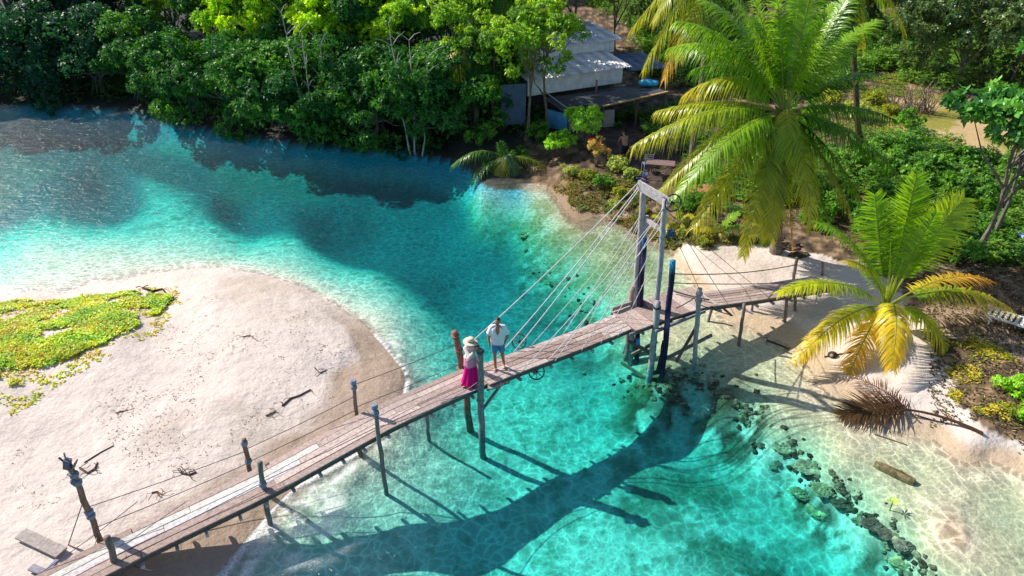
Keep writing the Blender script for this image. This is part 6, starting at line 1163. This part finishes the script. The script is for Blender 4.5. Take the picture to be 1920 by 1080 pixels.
# woman in a straw hat, leaning on the post with a camera at her face
wpos = P(884, 722, 1.43); wom = empty('person', wpos, 'person in a straw hat, cream top and magenta skirt leaning on the grey post', 'person', None, 0.0)
bd = MB(); LK, RK = Vector((-.06, -.10, .48)), Vector((.06, -.02, .48)); LF, RF = Vector((-.03, -.02, .08)), Vector((.10, .06, .08))
for h_, k_, f_ in ((Vector((-.08, 0, .87)), LK, LF), (Vector((.08, 0, .87)), RK, RF)):
    bd.cap(h_, k_, .088, .054, n=14); bd.cap(k_, f_, .052, .034, n=12); bd.cap(f_ + Vector((0, 0, -.045)), f_ + Vector((.03, -.14, -.058)), .034, .022)
    for q in range(5): b0 = f_ + Vector((.03 + (q - 2) * .015, -.145, -.062)); bd.cap(b0, b0 + Vector((.004, -.035, 0)), .010, .007, n=6)
bd.ball((0, 0, .90), (.155, .12, .12)); bd.ball((0, -.01, 1.06), (.115, .09, .13)); bd.ball((.0, -.03, 1.22), (.145, .10, .13)); bd.cap((-.10, -.03, 1.31), (.10, -.05, 1.31), .052, .052); bd.cap((0, -.035, 1.33), (.015, -.06, 1.42), .045, .042)
W2_, Mx2 = head(bd, (.03, -.085, 1.50), (.85, -.40, -.12), .94)
sl, sr_ = Vector((-.13, -.06, 1.30)), Vector((.14, -.04, 1.31)); el_, er = Vector((.0, -.28, 1.16)), Vector((.28, -.02, 1.18)); hl, hr2 = Vector((.17, -.22, 1.37)), Vector((.24, -.13, 1.38))
for s0, e0, h0 in ((sl, el_, hl), (sr_, er, hr2)): bd.cap(s0, e0, .043, .034, n=12); bd.cap(e0, h0, .034, .023, n=12)
hand(bd, hl, (.35, .35, .8), (.1, .6, -.3), .9, 1, .9); hand(bd, hr2, (.0, -.3, .9), (-.1, -.7, .2), .9, -1, .9)
remeshed('body', bd, 'skin_light', wom, .0075, 3)
tp_ = MB(); tp_.ball((0, -.02, 1.24), (.165, .125, .135)); tp_.ball((0, -.005, 1.08), (.15, .12, .15)); tp_.ball((-.02, 0, .98), (.18, .15, .08)); tp_.cap((-.10, -.03, 1.32), (.10, -.05, 1.33), .065, .065)
for s0, e0, h0 in ((sl, el_, hl), (sr_, er, hr2)): tp_.cap(s0, e0, .062, .060, n=12); tp_.cap(e0, e0.lerp(h0, .6), .058, .042, n=12)
for k in range(7): a = k * .9; tp_.cap((math.cos(a) * .14, math.sin(a) * .11, 1.0), (math.cos(a + .5) * .16, math.sin(a + .5) * .13, .93), .035, .03, n=8)
tag(remeshed('top', tp_, 'cream', wom, .010, 3), None)
mb = MB(); n = 40; rows = []
for j in range(13):
    t = j / 12; z = .96 - t * .88; r = .155 + .07 * t ** 1.4
    for i in range(n): a = 6.2832 * i / n; q = 1 + (.05 + .12 * t) * math.sin(a * 7 + 1.0 * t) * t + .04 * math.sin(a * 3 + 2); mb.v.append((math.cos(a) * r * q - .06 * t * t, math.sin(a) * r * .85 * q - .02 * t, z + .015 * math.sin(a * 5) * t)); mb.c.append((1, 1, 1))
for j in range(12):
    for i in range(n): mb.f.append((j * n + i, (j + 1) * n + i, (j + 1) * n + (i + 1) % n, j * n + (i + 1) % n))
o = mb.build('skirt', M['pink'], wom, smooth=True); sm = o.modifiers.new('thick', 'SOLIDIFY'); sm.thickness = .012
mb = MB()
for j in range(5):
    t = j / 4; z = .99 - t * .26; r = .172 + .02 * t
    for i in range(n): a = 6.2832 * i / n; q = 1 + .03 * math.sin(a * 6); mb.v.append((math.cos(a) * r * q - .005, math.sin(a) * r * .88 * q, z + .05 * math.sin(a * 1 + 1) * t)); mb.c.append((1, 1, 1))
for j in range(4):
    for i in range(n): mb.f.append((j * n + i, (j + 1) * n + i, (j + 1) * n + (i + 1) % n, j * n + (i + 1) % n))
o = mb.build('wrap', M['pinkcloth'], wom, smooth=True); sm = o.modifiers.new('thick', 'SOLIDIFY'); sm.thickness = .012; tag(o, 'paler pink cloth tied round the hips')
mb = MB(); n = 36; prof = [(.0, .125), (.05, .128), (.082, .115), (.094, .085), (.100, .035), (.104, .0), (.14, -.006), (.18, -.014), (.212, -.022), (.214, -.028), (.18, -.021), (.14, -.013), (.10, -.007)]
def hatp(r, z, a): return W2_(math.cos(a) * r, math.sin(a) * r * 1.06 - .01, z + .055 + .012 * math.sin(a * 2) * (r > .12))
for r, z in prof:
    for i in range(n): mb.v.append(tuple(hatp(r, z, 6.2832 * i / n))); mb.c.append((1, 1, 1))
for j in range(len(prof) - 1):
    for i in range(n): mb.f.append((j * n + i, (j + 1) * n + i, (j + 1) * n + (i + 1) % n, j * n + (i + 1) % n))
hat = mb.build('hat', M['straw'], wom, smooth=True)
mb = MB()
for r, z in ((.1045, .004), (.1035, .036)):
    for i in range(n): mb.v.append(tuple(hatp(r, z, 6.2832 * i / n))); mb.c.append((1, 1, 1))
for i in range(n): mb.f.append((i, (i + 1) % n, n + (i + 1) % n, n + i))
mb.build('hat_band', M['band'], hat, smooth=True)
hh = MB(); hh.cap(W2_(0, -.07, .01), W2_(0, -.10, -.12), .055, .035); hh.cap(W2_(-.06, -.03, 0), W2_(-.06, -.04, -.08), .03, .02); hh.cap(W2_(.06, -.03, 0), W2_(.06, -.04, -.08), .03, .02); remeshed('hair', hh, 'hair', wom, .01, 2)
cm = empty('camera_body_base', wpos + W2_(0, .155, .0), 'small black camera held to the face of the person in the straw hat', 'camera'); cm.name = 'camera_in_hand'
cb_ = MB(); cb_.box((0, 0, 0), (.12, .06, .08), Mx2); cb_.build('body', M['black'], cm); cb_ = MB(); f2 = Vector((.85, -.40, -.12)).normalized(); cb_.tube([f2 * .031, f2 * .10], .032, 12); cb_.build('lens', M['black'], cm)
# bare-backed person standing in the shade of the terrace
g_ = G(1170, 306); pp = empty('person', g_, 'bare backed person in dark shorts bending forward in the shade beside the scarlet flowers', 'person', None, 0.3)
bd = MB()
for q in (-1, 1):
    bd.cap((q * .09, 0, .86), (q * .10, -.05, .48), .088, .056); bd.cap((q * .10, -.05, .48), (q * .10, .02, .08), .052, .036); bd.cap((q * .10, .02, .05), (q * .11, .16, .035), .034, .024); bd.cap((q * .19, .22, 1.33), (q * .24, .34, 1.08), .048, .038); bd.cap((q * .24, .34, 1.08), (q * .15, .50, .95), .038, .026); hand(bd, (q * .15, .50, .95), (-q * .2, .8, -.4), (0, 0, -1), .5, q)
bd.ball((0, 0, .90), (.165, .13, .12)); bd.cap((0, .02, .95), (0, .14, 1.22), .13, .165); bd.ball((0, .18, 1.30), (.19, .12, .12)); bd.cap((0, .22, 1.38), (0, .30, 1.46), .055, .052); W3, Mx3 = head(bd, (0, .37, 1.52), (0, .9, -.45))
remeshed('body', bd, 'skin_tan', pp, .009, 3)
sr = MB(); [sr.cap((q * .09, 0, .86), (q * .10, -.035, .60), .105, .095) for q in (-1, 1)]; sr.ball((0, 0, .90), (.18, .145, .12)); remeshed('shorts', sr, 'dshort', pp, .012, 3); hr_ = MB(); hr_.ball(W3(0, -.022, .045), (.085, .1, .09), M=Mx3); remeshed('hair', hr_, 'hair', pp, .01, 2)
